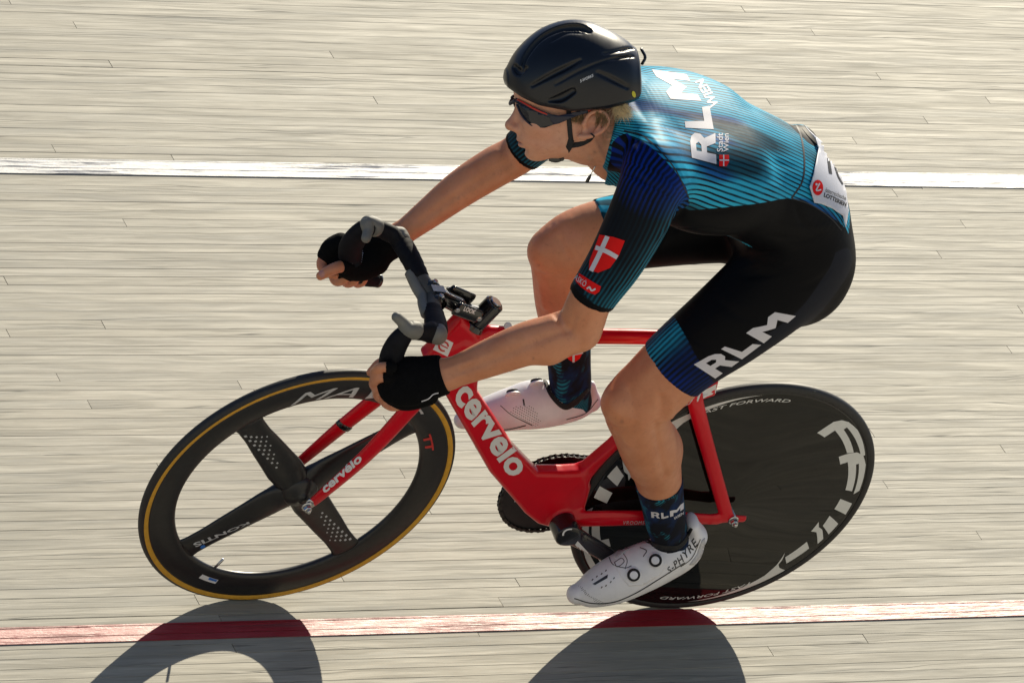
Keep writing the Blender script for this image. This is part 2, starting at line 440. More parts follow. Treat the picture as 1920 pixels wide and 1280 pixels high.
def poly_dist(poly, X, Z):
    """signed distance to a 2D polygon"""
    P = np.asarray(poly, float); d = np.full(X.shape, 1e9); ins = np.zeros(X.shape, bool)
    for a, b in zip(P, np.roll(P, -1, 0)):
        e = b - a; wx, wz = X - a[0], Z - a[1]
        t = np.clip((wx * e[0] + wz * e[1]) / max(e @ e, 1e-12), 0, 1)
        d = np.minimum(d, np.hypot(wx - e[0] * t, wz - e[1] * t))
        c = (a[1] <= Z) != (b[1] <= Z)
        with np.errstate(divide='ignore', invalid='ignore'): xi = a[0] + (Z - a[1]) * e[0] / (e[1] if e[1] else 1e-12)
        ins ^= c & (X < xi)
    return np.where(ins, -d, d)
def plate(poly, half, rnd, k=0.012):
    P = np.array(poly)
    def f(Q):
        d2 = poly_dist(P, Q[:, 0], Q[:, 2]) + rnd
        h = half(Q) if callable(half) else half
        w = np.abs(Q[:, 1]) - (h - rnd)
        return np.minimum(np.maximum(d2, w), 0) + np.hypot(np.maximum(d2, 0), np.maximum(w, 0)) - rnd
    hm = 0.05
    return Func(f, (P[:, 0].min(), -hm, P[:, 1].min()), (P[:, 0].max(), hm, P[:, 1].max()), k)
def sdf_mesh(name, prims, lo, hi, h, it=2, pad=0.03):
    xs, ys, zs = (np.arange(a, b + h, h) for a, b in zip(lo, hi))
    V, Q = surface_nets(field(prims, xs, ys, zs, pad), xs, ys, zs)
    return np_mesh(name, smooth_np(V, Q, it), Q)

def loft(name, C, ru, rv, U, n=18, m=24, caps=True, sup=2.0, matfn=None):
    """tube of elliptical (or squarish) sections along a spline"""
    ch = Chain(C, ru, rv, U, n=m)
    V = []; F = []; MI = []
    for i in range(m):
        for j in range(n):
            a = 2 * PI * j / n; ca, sa = math.cos(a), math.sin(a)
            x = abs(ca) ** (2 / sup) * (1 if ca >= 0 else -1); y = abs(sa) ** (2 / sup) * (1 if sa >= 0 else -1)
            V.append(ch.C[i] + ch.U[i] * x * ch.ru[i] + ch.V[i] * y * ch.rv[i])
    for i in range(m - 1):
        for j in range(n):
            k = (j + 1) % n; F.append((i * n + j, i * n + k, (i + 1) * n + k, (i + 1) * n + j)); MI.append(matfn(i / (m - 1)) if matfn else 0)
    if caps:
        for i, s in ((0, -1), (m - 1, 1)):
            b = len(V); r = 0.35 * min(ch.ru[i], ch.rv[i])
            for sc, dz in ((0.82, 0.6), (0.45, 0.95)):
                for j in range(n): V.append(ch.C[i] + (np.array(V[i * n + j]) - ch.C[i]) * sc + ch.T[i] * s * r * dz)
            rings = [i * n, b, b + n]
            for r0, r1 in zip(rings[:-1], rings[1:]):
                for j in range(n):
                    k = (j + 1) % n; f = (r0 + j, r0 + k, r1 + k, r1 + j); F.append(f if s > 0 else f[::-1]); MI.append(matfn(i / (m - 1)) if matfn else 0)
            f = tuple(range(b + n, b + 2 * n)); F.append(f if s > 0 else f[::-1]); MI.append(matfn(i / (m - 1)) if matfn else 0)
    return mesh(name, V, F, MI)
def lathe(name, prof, n=96, axis='Y', matidx=None, closed=False):
    V = []; F = []; MI = []; m = len(prof)
    for i in range(n):
        a = 2 * PI * i / n
        for r, y in prof: V.append((r * math.cos(a), y, r * math.sin(a)))
    for i in range(n):
        k = (i + 1) % n
        for j in range(m if closed else m - 1):
            l = (j + 1) % m
            F.append((i * m + j, i * m + l, k * m + l, k * m + j)); MI.append(matidx[j] if matidx else 0)
    me = mesh(name, V, F, MI)
    bm = bmesh.new(); bm.from_mesh(me); bmesh.ops.remove_doubles(bm, verts=bm.verts, dist=1e-6); bmesh.ops.recalc_face_normals(bm, faces=bm.faces); bm.to_mesh(me); bm.free()
    return me
def cyl(name, a, b, r, n=24, r2=None, ch=0.0015):
    a, b = np.array(a, float), np.array(b, float); T = unit(b - a); L = np.linalg.norm(b - a)
    U = unit(np.cross(T, (0, 0, 1.0) if abs(T[2]) < 0.9 else (1.0, 0, 0))); W = np.cross(T, U); r2 = r if r2 is None else r2
    ch = min(ch, r * 0.4, r2 * 0.4, L * 0.4)
    V = []; F = []
    for t, rr_ in ((0, r - ch), (ch, r), (L - ch, r2), (L, r2 - ch)):
        for j in range(n): V.append(a + T * t + (U * math.cos(2 * PI * j / n) + W * math.sin(2 * PI * j / n)) * rr_)
    for i in range(3):
        for j in range(n): k = (j + 1) % n; F.append((i * n + j, i * n + k, (i + 1) * n + k, (i + 1) * n + j))
    F.append(tuple(reversed(range(n)))); F.append(tuple(range(3 * n, 4 * n)))
    return mesh(name, V, F)
def join(name, meshes):
    V = []; F = []; MI = []
    for me in meshes:
        n = len(V); V += [v.co[:] for v in me.vertices]; F += [tuple(i + n for i in p.vertices) for p in me.polygons]; MI += [p.material_index for p in me.polygons]
    return mesh(name, V, F, MI)

# ------------------------------------------------------------------ lettering kit: 2D shapes bent onto surfaces
def text2d(body, bold=0.0, shear=0.0, spacing=1.0, cut=0.06):
    """flat letters, cap height about 0.7, cut fine enough to bend; returns verts, faces, width, ymin, ymax"""
    cu = bpy.data.curves.new('letters', 'FONT'); cu.body = body; cu.size = 1.0; cu.offset = bold; cu.shear = shear; cu.space_character = spacing
    cu.resolution_u = 3
    return _flat(cu, cut)
def shape2d(loops, cut=0.06):
    cu = bpy.data.curves.new('shape', 'CURVE'); cu.dimensions = '2D'; cu.fill_mode = 'BOTH'
    for L in loops:
        sp = cu.splines.new('POLY'); sp.points.add(len(L) - 1)
        for p, q in zip(sp.points, L): p.co = (q[0], q[1], 0, 1)
        sp.use_cyclic_u = True
    return _flat(cu, cut)
def _flat(cu, cut):
    o = bpy.data.objects.new('tmp', cu); COL.objects.link(o)
    dg = bpy.context.evaluated_depsgraph_get(); me = bpy.data.meshes.new_from_object(o.evaluated_get(dg))
    bpy.data.objects.remove(o); bpy.data.curves.remove(cu)
    bm = bmesh.new(); bm.from_mesh(me); bpy.data.meshes.remove(me)
    bmesh.ops.remove_doubles(bm, verts=bm.verts, dist=1e-5)
    if len(bm.verts):
        xs = [v.co.x for v in bm.verts]; ys = [v.co.y for v in bm.verts]
        for ax, lo, hi in ((0, min(xs), max(xs)), (1, min(ys), max(ys))):
            k = math.floor(lo / cut) + 1
            while k * cut < hi:
                co = [0, 0, 0]; no = [0, 0, 0]; co[ax] = k * cut; no[ax] = 1
                bmesh.ops.bisect_plane(bm, geom=bm.verts[:] + bm.edges[:] + bm.faces[:], plane_co=co, plane_no=no, dist=1e-6); k += 1
        bmesh.ops.triangulate(bm, faces=bm.faces)
    V = np.array([v.co[:] for v in bm.verts]).reshape(-1, 3); bm.verts.index_update(); F = [tuple(v.index for v in f.verts) for f in bm.faces]; bm.free()
    return V, F
def norm2d(VF):
    V, F = VF; V = V.copy(); V[:, 0] -= V[:, 0].min(); w = max(V[:, 0].max(), 1e-6); y0 = V[:, 1].min(); h = max(V[:, 1].max() - y0, 1e-6)
    V[:, 0] /= w; V[:, 1] = (V[:, 1] - y0) / h
    return V, F
def bvh_of(*objs):
    V = []; P = []
    for o in objs:
        n = len(V); V += [v.co[:] for v in o.data.vertices]; P += [tuple(i + n for i in p.vertices) for p in o.data.polygons]
    return BVHTree.FromPolygons(V, P)
def quad_map(q):
    """unit square -> photograph pixels; q = bottom-left, bottom-right, top-right, top-left"""
    q = np.array(q, float)
    return lambda u, v: q[0] * (1 - u) * (1 - v) + q[1] * u * (1 - v) + q[2] * u * v + q[3] * (1 - u) * v
def decal(name, VF, fmap, bvh, m, parent, lift=0.0012, **props):
    """print lying on a surface: every point is dropped onto the mesh along the line of sight and lifted by its normal"""
    V, F = VF; out = []; ok = []
    for u, v, _ in V:
        px, py = fmap(u, v); h = bvh.ray_cast(CAM_L, ray(px, py))
        if h[0] is None: out.append((0, 0, 0)); ok.append(False)
        else:
            nrm = h[1] if h[1].dot(B_AX) > 0 else -h[1]
            out.append(h[0] + nrm * lift); ok.append(True)
    E2 = []
    for f in F:
        if all(ok[i] for i in f):
            p = [Vector(out[i]) for i in f]
            if max((p[0] - p[1]).length, (p[1] - p[2]).length, (p[2] - p[0]).length) < 0.05: E2.append(f)
    if not E2: print('decal empty', name); return None
    me = mesh(name, out, E2)
    bm = bmesh.new(); bm.from_mesh(me); bmesh.ops.delete(bm, geom=[v for v in bm.verts if not v.link_faces], context='VERTS')
    for f in bm.faces:
        if f.normal.dot(B_AX) < 0: f.normal_flip()
    bm.to_mesh(me); bm.free()
    return link(name, me, m, parent, smooth=True, **props)

# ------------------------------------------------------------------ bicycle materials
def carpaint(name, col, rough=0.28, coat=1.0):
    t = NT(name); co = t.coord(); t.b.inputs['Specular IOR Level'].default_value = 0.18
    n = t.noise(co, 14, 4, 0.6); n2 = t.noise(co, 900, 2, 0.5)
    t.base(t.mix(t.mapr(n, 0.3, 0.7), tuple(c * 0.9 for c in col), tuple(min(c * 1.08, 1) for c in col)))
    b = t.b.inputs; b['Roughness'].default_value = rough; b['Coat Weight'].default_value = coat
    t.link(t.mapr(t.noise(co, 60, 3), 0.3, 0.7, 0.03, 0.10), b['Coat Roughness']); t.bump(n2, 0.03, 0.0002)
    return t.m
M_RED = carpaint("glossy_red_paint", (0.62, 0.002, 0.013), 0.28, 0.40)
M_WHITE_DECAL = mat('white_decal', (0.74, 0.74, 0.75), 0.38, coat=0.3, var=0.03)
M_CARBON = mat('satin_carbon', (0.0125, 0.0120, 0.0125), 0.40, coat=0.12, coat_rough=0.22, var=0.25, vscale=60, bump=0.05, bscale=700, rvar=0.06)
M_GLOSSBLACK = mat('gloss_black', (0.006, 0.006, 0.007), 0.22, coat=0.6, coat_rough=0.05, var=0.2)
M_RUBBER = mat('tyre_rubber', (0.017, 0.017, 0.018), 0.55, var=0.3, vscale=80, bump=0.2, bscale=900)
M_TAN = mat('tan_sidewall', (0.62, 0.32, 0.025), 0.6, var=0.15, vscale=70, bump=0.2, bscale=900)
M_METAL = mat('bright_steel', (0.55, 0.55, 0.56), 0.22, metal=1.0, var=0.1)
M_DARKMETAL = mat('dark_steel', (0.10, 0.095, 0.09), 0.35, metal=1.0, var=0.3, vscale=120)
M_TAPE = mat('black_bar_tape', (0.0065, 0.0070, 0.0105), 0.62, spec=0.14, var=0.35, vscale=60, bump=0.35, bscale=450)
M_GREY = mat('grey_rubber_pad', (0.165, 0.162, 0.148), 0.6, var=0.12, vscale=60, bump=0.2, bscale=600)
M_SILVERDECAL = mat('silver_decal', (0.50, 0.51, 0.53), 0.35, var=0.2, vscale=90)
M_DISC = mat('disc_black', (0.0050, 0.0044, 0.0036), 0.045, coat=0.0, spec=0.56, var=0.3, vscale=8)
M_DISCWHITE = mat('disc_grey_white_decal', (0.70, 0.71, 0.70), 0.30, coat=0.5, var=0.04)
M_BLUEDECAL = mat('blue_decal', (0.03, 0.16, 0.55), 0.4, var=0.1)
M_REDDECAL = mat('red_decal', (0.55, 0.03, 0.025), 0.4, var=0.06)
M_GREENDECAL = mat('green_decal', (0.05, 0.40, 0.06), 0.4, var=0.06)
M_YELLOWDECAL = mat('yellow_decal', (0.62, 0.55, 0.02), 0.4, var=0.06)

# ------------------------------------------------------------------ the bicycle
bike = empty('track_bicycle', label='red track bicycle with a black solid disc rear wheel, leaning on the wooden banking', category='bicycle')
bike.matrix_world = BIKE
BB = np.array((0.370, 0.0, 0.286)); RW = np.array((0.0, 0.0, 0.335)); WB = 0.975
def A(px, py, Y): return np.array(at(px, py, Y))
def XZ(lst, Y): return [(lambda p: (p[0], p[2]))(A(x, y, Y)) for x, y in lst]

# frame: deep aero tubes fused together
dt = XZ([(872, 640), (898, 650), (893, 733), (965, 842), (1011, 889), (1060, 889), (1096, 887), (1110, 915), (1098, 950), (1085, 980), (1045, 990), (1008, 982), (985, 965), (920, 890), (835, 742), (812, 706), (800, 674)], 0.018)
ht = XZ([(868, 597), (900, 628), (905, 658), (896, 735), (815, 712), (797, 673)], 0.018)
arc = [(0.341 * math.cos(a) , 0.335 + 0.341 * math.sin(a)) for a in np.radians(np.linspace(-3, 64, 16))]
st = [(0.362, 0.412), (0.327, 0.480), (0.296, 0.560), (0.268, 0.66), (0.245, 0.745), (0.185, 0.715), (0.158, 0.682)] + arc[::-1][0:] + [(0.345, 0.30), (0.40, 0.30)]
def dt_half(Q): return 0.017 + 0.013 * np.exp(-((Q[:, 0] - 0.37) ** 2 + (Q[:, 2] - 0.30) ** 2) / 0.06 ** 2)
def stay(s): return [
    Chain([(0.335, 0.030 * s, 0.290), (0.27, 0.043 * s, 0.308), (0.16, 0.055 * s, 0.325), (0.03, 0.0600 * s, 0.329)], [0.020, 0.021, 0.019, 0.013], [0.010, 0.009, 0.008, 0.006], (0, 0, 1), n=24, k=0.012),
    Chain([(0.205, 0.020 * s, 0.655), (0.192, 0.032 * s, 0.622), (0.11, 0.047 * s, 0.49), (0.012, 0.060 * s, 0.335)], [0.016, 0.017, 0.0155, 0.015], [0.008, 0.009, 0.008, 0.007], (0.8, 0, -0.55), n=24, k=0.006),
    Chain([(0.045, 0.0600 * s, 0.331), (-0.03, 0.0600 * s, 0.333)], [0.013, 0.009], [0.005, 0.004], (0, 0, 1), n=8, k=0.006)]
frame_p = [plate(ht, 0.0185, 0.0130), plate(dt, dt_half, 0.011), plate(st, 0.0165, 0.008),
           Chain([A(912, 630, 0), A(1000, 629, 0), A(1240, 632, 0), (0.25, 0, 0.785)], [0.026, 0.019, 0.0165, 0.018], [0.0185, 0.0155, 0.014, 0.0135], (0, 0, 1), n=24, k=0.018),
           Chain([(BB[0], -0.036, BB[2]), (BB[0], 0.036, BB[2])], [0.025, 0.025], [0.025, 0.025], (0, 0, 1), n=8, cap=0.25, k=0.010)] + stay(1) + stay(-1)
frame = link('frame', sdf_mesh('frame', frame_p, (-0.05, -0.075, 0.24), (0.86, 0.075, 0.86), 0.0026, it=3), M_RED, bike)

# seatpost and saddle
link('seatpost', loft('seatpost', [(0.232, 0, 0.70), (0.192, 0, 0.84), (0.165, 0, 0.935)], [0.024, 0.022, 0.02], [0.011] * 3, (1, 0, 0), m=10), M_CARBON, bike)
sad = loft('saddle', [(0.275, 0, 0.925), (0.23, 0, 0.929), (0.17, 0, 0.933), (0.11, 0, 0.938), (0.075, 0, 0.942)], [0.016, 0.022, 0.036, 0.058, 0.054], [0.012, 0.014, 0.016, 0.018, 0.013], (0, 1, 0), m=16)
link('saddle', sad, M_TAPE, bike)

# fork, in the steered front end
STEER_AX = np.array((-math.cos(math.radians(73.5)), 0, math.sin(math.radians(73.5))))
def fork_side(s):
    Y = 0.047
    if s > 0: P = [A(815, 716, 0.030), A(785, 747, 0.046), A(690, 850, 0.049), A(600, 930, 0.050), A(580, 946, 0.050)]
    else: P = [A(752, 706, -0.030), A(712, 742, -0.046), A(640, 800, -0.049), A(562, 866, -0.050), A(540, 882, -0.050)]
    return Chain(P, [0.026, 0.0215, 0.0185, 0.0135, 0.010], [0.013, 0.0105, 0.0085, 0.006, 0.0045], (0.85, 0, 0.5), n=30, k=0.014)
crown = Chain([A(815, 716, 0.030), A(785, 690, 0.0), A(752, 706, -0.030)], [0.024, 0.026, 0.024], [0.014, 0.018, 0.014], (0.85, 0, 0.5), n=14, k=0.014)
fork_me = sdf_mesh('fork', [fork_side(1), fork_side(-1), crown], (0.76, -0.075, 0.30), (1.03, 0.075, 0.78), 0.0025, it=3)
fork = link('fork', fork_me, M_RED, bike)
for pa, pb in ((A(588, 938, 0.050), A(577, 949, 0.050)), (A(551, 874, -0.05), A(541, 884, -0.05))):
    link('dropout_tip', loft('dropout_tip', [pa, (pa + pb) / 2, pb], [0.0125, 0.0125, 0.010], [0.0052, 0.0056, 0.005], (0.85, 0, 0.5), m=8), M_METAL, fork)

# ---- wheels
def wheel_letters(parent, name, polys, yfun, m, sides=(1,), rot=0.0, **props):
    V = []; F = []
    for side in sides:
        for poly in polys:
            # densify along the angle so that strokes follow the rim
            L = []
            for (r0, a0), (r1, a1) in zip(poly, poly[1:] + poly[:1]):
                k = max(1, int(abs(a1 - a0) / 3))
                for t in range(k): L.append((a0 + (a1 - a0) * t / k, r0 + (r1 - r0) * t / k))
            v, f = shape2d([[(a / 100.0, r) for a, r in L]], cut=0.03)
            n = len(V)
            for a, r, _ in v:
                th = math.radians(a * 100.0 + rot)
                V.append((r * math.cos(th), side * (yfun(r) + 0.0005), r * math.sin(th)))
            F += [tuple(i + n for i in (q if side > 0 else q[::-1])) for q in f]
    me = mesh(name, V, F); bm = bmesh.new(); bm.from_mesh(me)
    for f in bm.faces:
        f.normal_update()
        if f.normal.y * (1 if f.calc_center_median().y > 0 else -1) < 0: f.normal_flip()
    bm.to_mesh(me); bm.free()
    return link(name, me, m, parent, smooth=False, **props)
def polar_text(parent, name, body, r, a_mid, h, yfun, m, width_deg, bold=0.02, shear=0.0, flip=False, radial=False):
    V, F = norm2d(text2d(body, bold, shear, cut=0.12)); out = []
    for u, v, _ in V:
        if radial: rr_ = r + (u - 0.5) * width_deg; a = a_mid + (v - 0.5) * h * (-1 if flip else 1)
        elif flip: a = a_mid + (u - 0.5) * width_deg * -1; rr_ = r + (0.5 - v) * h
        else: a = a_mid + (u - 0.5) * width_deg; rr_ = r + (v - 0.5) * h
        th = math.radians(a); out.append((rr_ * math.cos(th), yfun(rr_) + 0.0006, rr_ * math.sin(th)))
    me = mesh(name, out, F); bm = bmesh.new(); bm.from_mesh(me)
    for f in bm.faces:
        f.normal_update()
        if f.normal.y < 0: f.normal_flip()
    bm.to_mesh(me); bm.free()
    return link(name, me, m, parent, smooth=False)
tyre_prof = []; tyre_mi = []
for i in range(24):
    a = 2 * PI * i / 24
    tyre_prof.append((0.3235 + 0.0115 * math.cos(a), 0.0115 * math.sin(a)))
    am = math.degrees(a) + 7.5
    side = abs(((am - 90) + 180) % 360 - 180) if am < 180 else abs(((am - 270) + 180) % 360 - 180)
    inward = math.cos(math.radians(am)) < 0
    tyre_mi.append(1 if (inward and side < 47) or (not inward and side < 8) else 0)
# front: deep rim with four blade spokes
fw = empty('front_wheel', bike)
fw.matrix_local = Matrix.Translation((WB, 0, 0.335)) @ Matrix.Rotation(0.0547, 4, Vector(STEER_AX))
link('tyre', lathe('tyre', tyre_prof, 128, matidx=tyre_mi, closed=True), [M_RUBBER, M_TAN], fw)
def rim_half(r): return float(np.interp(r, (0.2585, 0.262, 0.28, 0.300, 0.3135), (0.002, 0.0075, 0.0115, 0.0115, 0.0095)))
rr_ = [0.2585, 0.2600, 0.2625, 0.268, 0.276, 0.286, 0.296, 0.306, 0.3135, 0.3165]
prof = [(r, rim_half(r)) for r in rr_] + [(r, -rim_half(r)) for r in rr_[::-1]]
link('rim', lathe('rim', prof, 128, closed=True), M_CARBON, fw)
def spoke_mesh():
    rs = np.linspace(0.0, 0.264, 28)
    hw = np.interp(rs, (0, 0.035, 0.07, 0.11, 0.16, 0.21, 0.245, 0.264), (0.03, 0.036, 0.0385, 0.0355, 0.0325, 0.0285, 0.029, 0.034))
    th = np.interp(rs, (0, 0.03, 0.06, 0.12, 0.2, 0.264), (0.023, 0.021, 0.014, 0.0100, 0.0085, 0.0075))
    V = []; F = []; n = 20
    for r, w, t in zip(rs, hw, th):
        for j in range(n):
            a = 2 * PI * j / n; ca, sa = math.cos(a), math.sin(a)
            V.append((r, t * sa * abs(sa) ** 0.0, w * (abs(ca) ** 0.9) * (1 if ca > 0 else -1)))
    for i in range(len(rs) - 1):
        for j in range(n): k = (j + 1) % n; F.append((i * n + j, (i + 1) * n + j, (i + 1) * n + k, i * n + k))
    F.append(tuple(range(n))); F.append(tuple(reversed(range((len(rs) - 1) * n, len(rs) * n))))
    return mesh('spoke', V, F), (rs, hw, th)
sp_me, (s_r, s_w, s_t) = spoke_mesh()
SPOKES = (46.5, -43.5, -133.5, 136.5)
for i, a in enumerate(SPOKES):
    o = link('spoke', sp_me, M_CARBON if i == 0 else [], fw) if i == 0 else bpy.data.objects.new('spoke', sp_me)
    if i: COL.objects.link(o); o.parent = fw
    o.rotation_euler = (0, -math.radians(a), 0)
link('hub', lathe('hub', [(0.0, 0.040), (0.010, 0.040), (0.0115, 0.036), (0.020, 0.030), (0.033, 0.024), (0.040, 0.014), (0.040, -0.014), (0.033, -0.024), (0.020, -0.030), (0.0115, -0.036), (0.010, -0.040), (0.0, -0.040)], 40), M_CARBON, fw)
def axle_nut(parent, y):
    s = 1 if y > 0 else -1
    ms = [cyl('axle_nut', (0, y, 0), (0, y + s * 0.004, 0), 0.0115), cyl('axle_nut', (0, y + s * 0.004, 0), (0, y + s * 0.013, 0), 0.0085, n=6), cyl('axle_nut', (0, y + s * 0.012, 0), (0, y + s * 0.019, 0), 0.0045)]
    return link('axle_nut', join('axle_nut', ms), M_METAL, parent, smooth=False)
axle_nut(fw, 0.054); axle_nut(fw, -0.054)
va = math.radians(-67); link('valve_stem', cyl('valve_stem', (0.262 * math.cos(va), 0, 0.262 * math.sin(va)), (0.232 * math.cos(va), 0, 0.232 * math.sin(va)), 0.0028, 10), M_METAL, fw)
# prints of the front wheel
dots = []
for a0, sgn in ((46.5, 1), (-133.5, -1)):
    for i in range(8):
        for j in range(5):
            if j > 4 - (i * 0.45): continue
            r = 0.232 - i * 0.0185 - j * 0.008; off = -0.0195 + j * 0.0085 + 0.0016 * i
            size = 0.0030 - 0.00035 * j - 0.0001 * i
            a = a0 + math.degrees(off / r) if True else 0
            dots.append((r, a, size))
V = []; F = []
for r, a, sz in dots:
    base = min((abs(a - x), x) for x in SPOKES)[1]; off = r * math.radians(a - base); w = float(np.interp(r, s_r, s_w)); tt = float(np.interp(r, s_r, s_t))
    n0 = len(V)
    for dx, dz in ((-1.15, -0.9), (1.15, -0.9), (1.15, 0.9), (-1.15, 0.9)):
        q = off + dz * sz; y = tt * math.sqrt(max(0, 1 - (q / w) ** 2)) + 0.0005
        x = r + dx * sz; th = math.radians(base); V.append((x * math.cos(th) - q * math.sin(th), y, x * math.sin(th) + q * math.cos(th)))
    F.append((n0 + 3, n0 + 2, n0 + 1, n0))
link('dot_print', mesh('dot_print', V, F), M_SILVERDECAL, fw, smooth=False, kind='stuff')
def on_spoke(r, q): 
    w = float(np.interp(r, s_r, s_w)); tt = float(np.interp(r, s_r, s_t)); return tt * math.sqrt(max(0.0, 1 - (q / w) ** 2)) + 0.0006
V0, F0 = norm2d(text2d('KONTIS', 0.03, cut=0.15)); V = []
base = math.radians(-43.5)
for u, v, _ in V0:
    r = 0.122 + u * 0.118; q = float(np.interp(r, (0.117, 0.246), (-0.016, 0.006))) + (0.5 - v) * (0.0095 + 0.006 * u); x, y = r, on_spoke(r, q)
    V.append((x * math.cos(base) - q * math.sin(base), y, x * math.sin(base) + q * math.cos(base)))
me = mesh('sponsor_lettering', V, F0); bm = bmesh.new(); bm.from_mesh(me)
for f in bm.faces:
    f.normal_update()
    if f.normal.y < 0: f.normal_flip()
bm.to_mesh(me); bm.free(); link('sponsor_lettering', me, M_SILVERDECAL, fw, smooth=False)
wheel_letters(fw, 'blue_dot_print', [[(0.228 + 0.0055 * math.cos(t), -46.6 + 1.4 * math.sin(t)) for t in np.linspace(0, 2 * PI, 10)[:-1]]], lambda r: on_spoke(r, -0.012), M_BLUEDECAL)
polar_text(fw, 'rim_lettering', 'MAVIC', 0.2830, 99, 0.031, rim_half, M_SILVERDECAL, 66, bold=0.0, shear=0.45)
polar_text(fw, 'model_lettering', 'TT', 0.277, 151, 0.017, rim_half, M_REDDECAL, 11, bold=0.04)
wheel_letters(fw, 'rim_sticker', [[(0.278, -71.5), (0.278, -62), (0.2895, -62), (0.2895, -71.5)]], rim_half, M_WHITE_DECAL)
wheel_letters(fw, 'blue_sticker', [[(0.2785, -71), (0.2785, -66.5), (0.284, -66.5), (0.284, -71)]], lambda r: rim_half(r) + 0.0004, M_BLUEDECAL)

# rear: closed disc
rw = empty('rear_wheel', bike); rw.location = (0, 0, 0.335)
link('tyre', lathe('tyre', tyre_prof, 128, matidx=[0] * 24, closed=True), [M_RUBBER], rw)
def disc_half(r): return float(np.interp(r, (0.0, 0.02, 0.04, 0.10, 0.20, 0.28, 0.303, 0.312), (0.030, 0.029, 0.0265, 0.0215, 0.0155, 0.0115, 0.0105, 0.0095)))
rs = [0.0, 0.02, 0.04, 0.06, 0.09, 0.12, 0.15, 0.18, 0.21, 0.24, 0.27, 0.29, 0.303, 0.309, 0.3135, 0.3165]
link('disc', lathe('disc', [(r, disc_half(r)) for r in rs] + [(r, -disc_half(r)) for r in rs[::-1][:-1]] + [(0.0, -disc_half(0))], 160), M_DISC, rw)
axle_nut(rw, 0.066); axle_nut(rw, -0.066)
link('hub_axle', cyl('hub_axle', (0, -0.064, 0), (0, 0.064, 0), 0.009), M_METAL, rw)
F1 = [[(0.247, 122.0), (0.250, 128.0), (0.276, 128.3), (0.274, 146.5), (0.288, 147.8), (0.2905, 131.0), (0.299, 131.0), (0.302, 152.0), (0.3115, 152.3), (0.3135, 136.0), (0.309, 129.0), (0.302, 125.5), (0.288, 123.2)]]
F2 = [[(0.255, 146.4), (0.255, 152.3), (0.272, 152.6), (0.2755, 171.2), (0.2925, 172.5), (0.290, 156.0), (0.2965, 156.0), (0.299, 174.4), (0.3105, 172.8), (0.312, 158.0), (0.307, 151.9), (0.295, 148.6), (0.278, 147.2)]]
Wb = [[(0.272, 176.8), (0.307, 179.9), (0.308, 186.2), (0.271, 183.3)], [(0.270, 187.7), (0.307, 191.6), (0.306, 197.9), (0.273, 194.2)]]
Db = [[(0.255, 192.4), (0.257, 199.0), (0.272, 198.6), (0.303, 204.0), (0.304, 200.9), (0.280, 196.4), (0.266, 195.4)], [(0.273, 205.2), (0.271, 217.4), (0.2925, 219.1), (0.296, 207.7)]]
SW = [[(0.257, 215.8), (0.274, 219.5), (0.281, 222.0), (0.293, 222.6), (0.3115, 221.5), (0.3115, 263.0), (0.308, 252.0), (0.302, 240.0), (0.293, 229.5), (0.279, 222.8)]]
for rot in (0, 180):
    wheel_letters(rw, 'disc_lettering', F1 + F2 + Wb + Db + SW, disc_half, M_DISCWHITE, rot=rot)
    polar_text(rw, 'small_disc_lettering', 'FAST FORWARD', 0.2975, 76 + rot, 0.0085, disc_half, M_DISCWHITE if rot else M_DISCWHITE, 40, bold=0.01, shear=0.25)

# cog, chainring, chain, cranks, pedals
def gear(name, r, teeth, t, depth, y, slots=0, bolt=0.02):
    V = []; F = []; n = teeth * 4
    for yy in (y - t / 2, y + t / 2):
        for i in range(n):
            a = 2 * PI * i / n; rr2 = r + (depth if i % 4 in (1, 2) else 0.0); V.append((rr2 * math.cos(a), yy, rr2 * math.sin(a)))
        for i in range(n):
            a = 2 * PI * i / n; V.append((bolt * math.cos(a), yy, bolt * math.sin(a)))
    for i in range(n):
        k = (i + 1) % n
        F += [(i, k, 2 * n + k, 2 * n + i)[::-1], (i, k, n + k, n + i), (2 * n + i, 2 * n + k, 3 * n + k, 3 * n + i)[::-1], (n + i, n + k, 3 * n + k, 3 * n + i)]
    me = mesh(name, V, F); bm = bmesh.new(); bm.from_mesh(me); bmesh.ops.recalc_face_normals(bm, faces=bm.faces); bm.to_mesh(me); bm.free(); return me
YC = -0.046; R1 = 54 * 0.0127 / 2 / PI; R2 = 15 * 0.0127 / 2 / PI
ring = link('chainring', gear('chainring', R1 - 0.003, 54, 0.0032, 0.006, 0), M_CARBON, bike, smooth=False); ring.location = (BB[0], YC, BB[2])
wheel_letters(ring, 'chainring_print', [[(0.071, a), (0.071, a + 22), (0.078, a + 22), (0.078, a)] for a in (-20,)], lambda r: 0.0018, M_WHITE_DECAL)
cog = link('rear_cog', gear('rear_cog', R2 - 0.003, 15, 0.003, 0.006, 0, bolt=0.009), M_DARKMETAL, rw, smooth=False); cog.location = (0, YC, 0)
c0 = np.array((BB[0], BB[2])); c1 = np.array((RW[0], RW[2])); dv = c1 - c0; dist = np.linalg.norm(dv); th = math.atan2(dv[1], dv[0]); al = math.acos((R1 - R2) / dist)
path = []
for a in np.linspace(th + al, th + 2 * PI - al, 60): path.append(c0 + R1 * np.array((math.cos(a), math.sin(a))))
for a in np.linspace(th - al, th + al, 14): path.append(c1 + R2 * np.array((math.cos(a), math.sin(a))))
path = np.array(path + [path[0]]); seg = np.r_[0, np.cumsum(np.linalg.norm(np.diff(path, axis=0), axis=1))]; nl = int(round(seg[-1] / 0.0127))
V = []; F = []
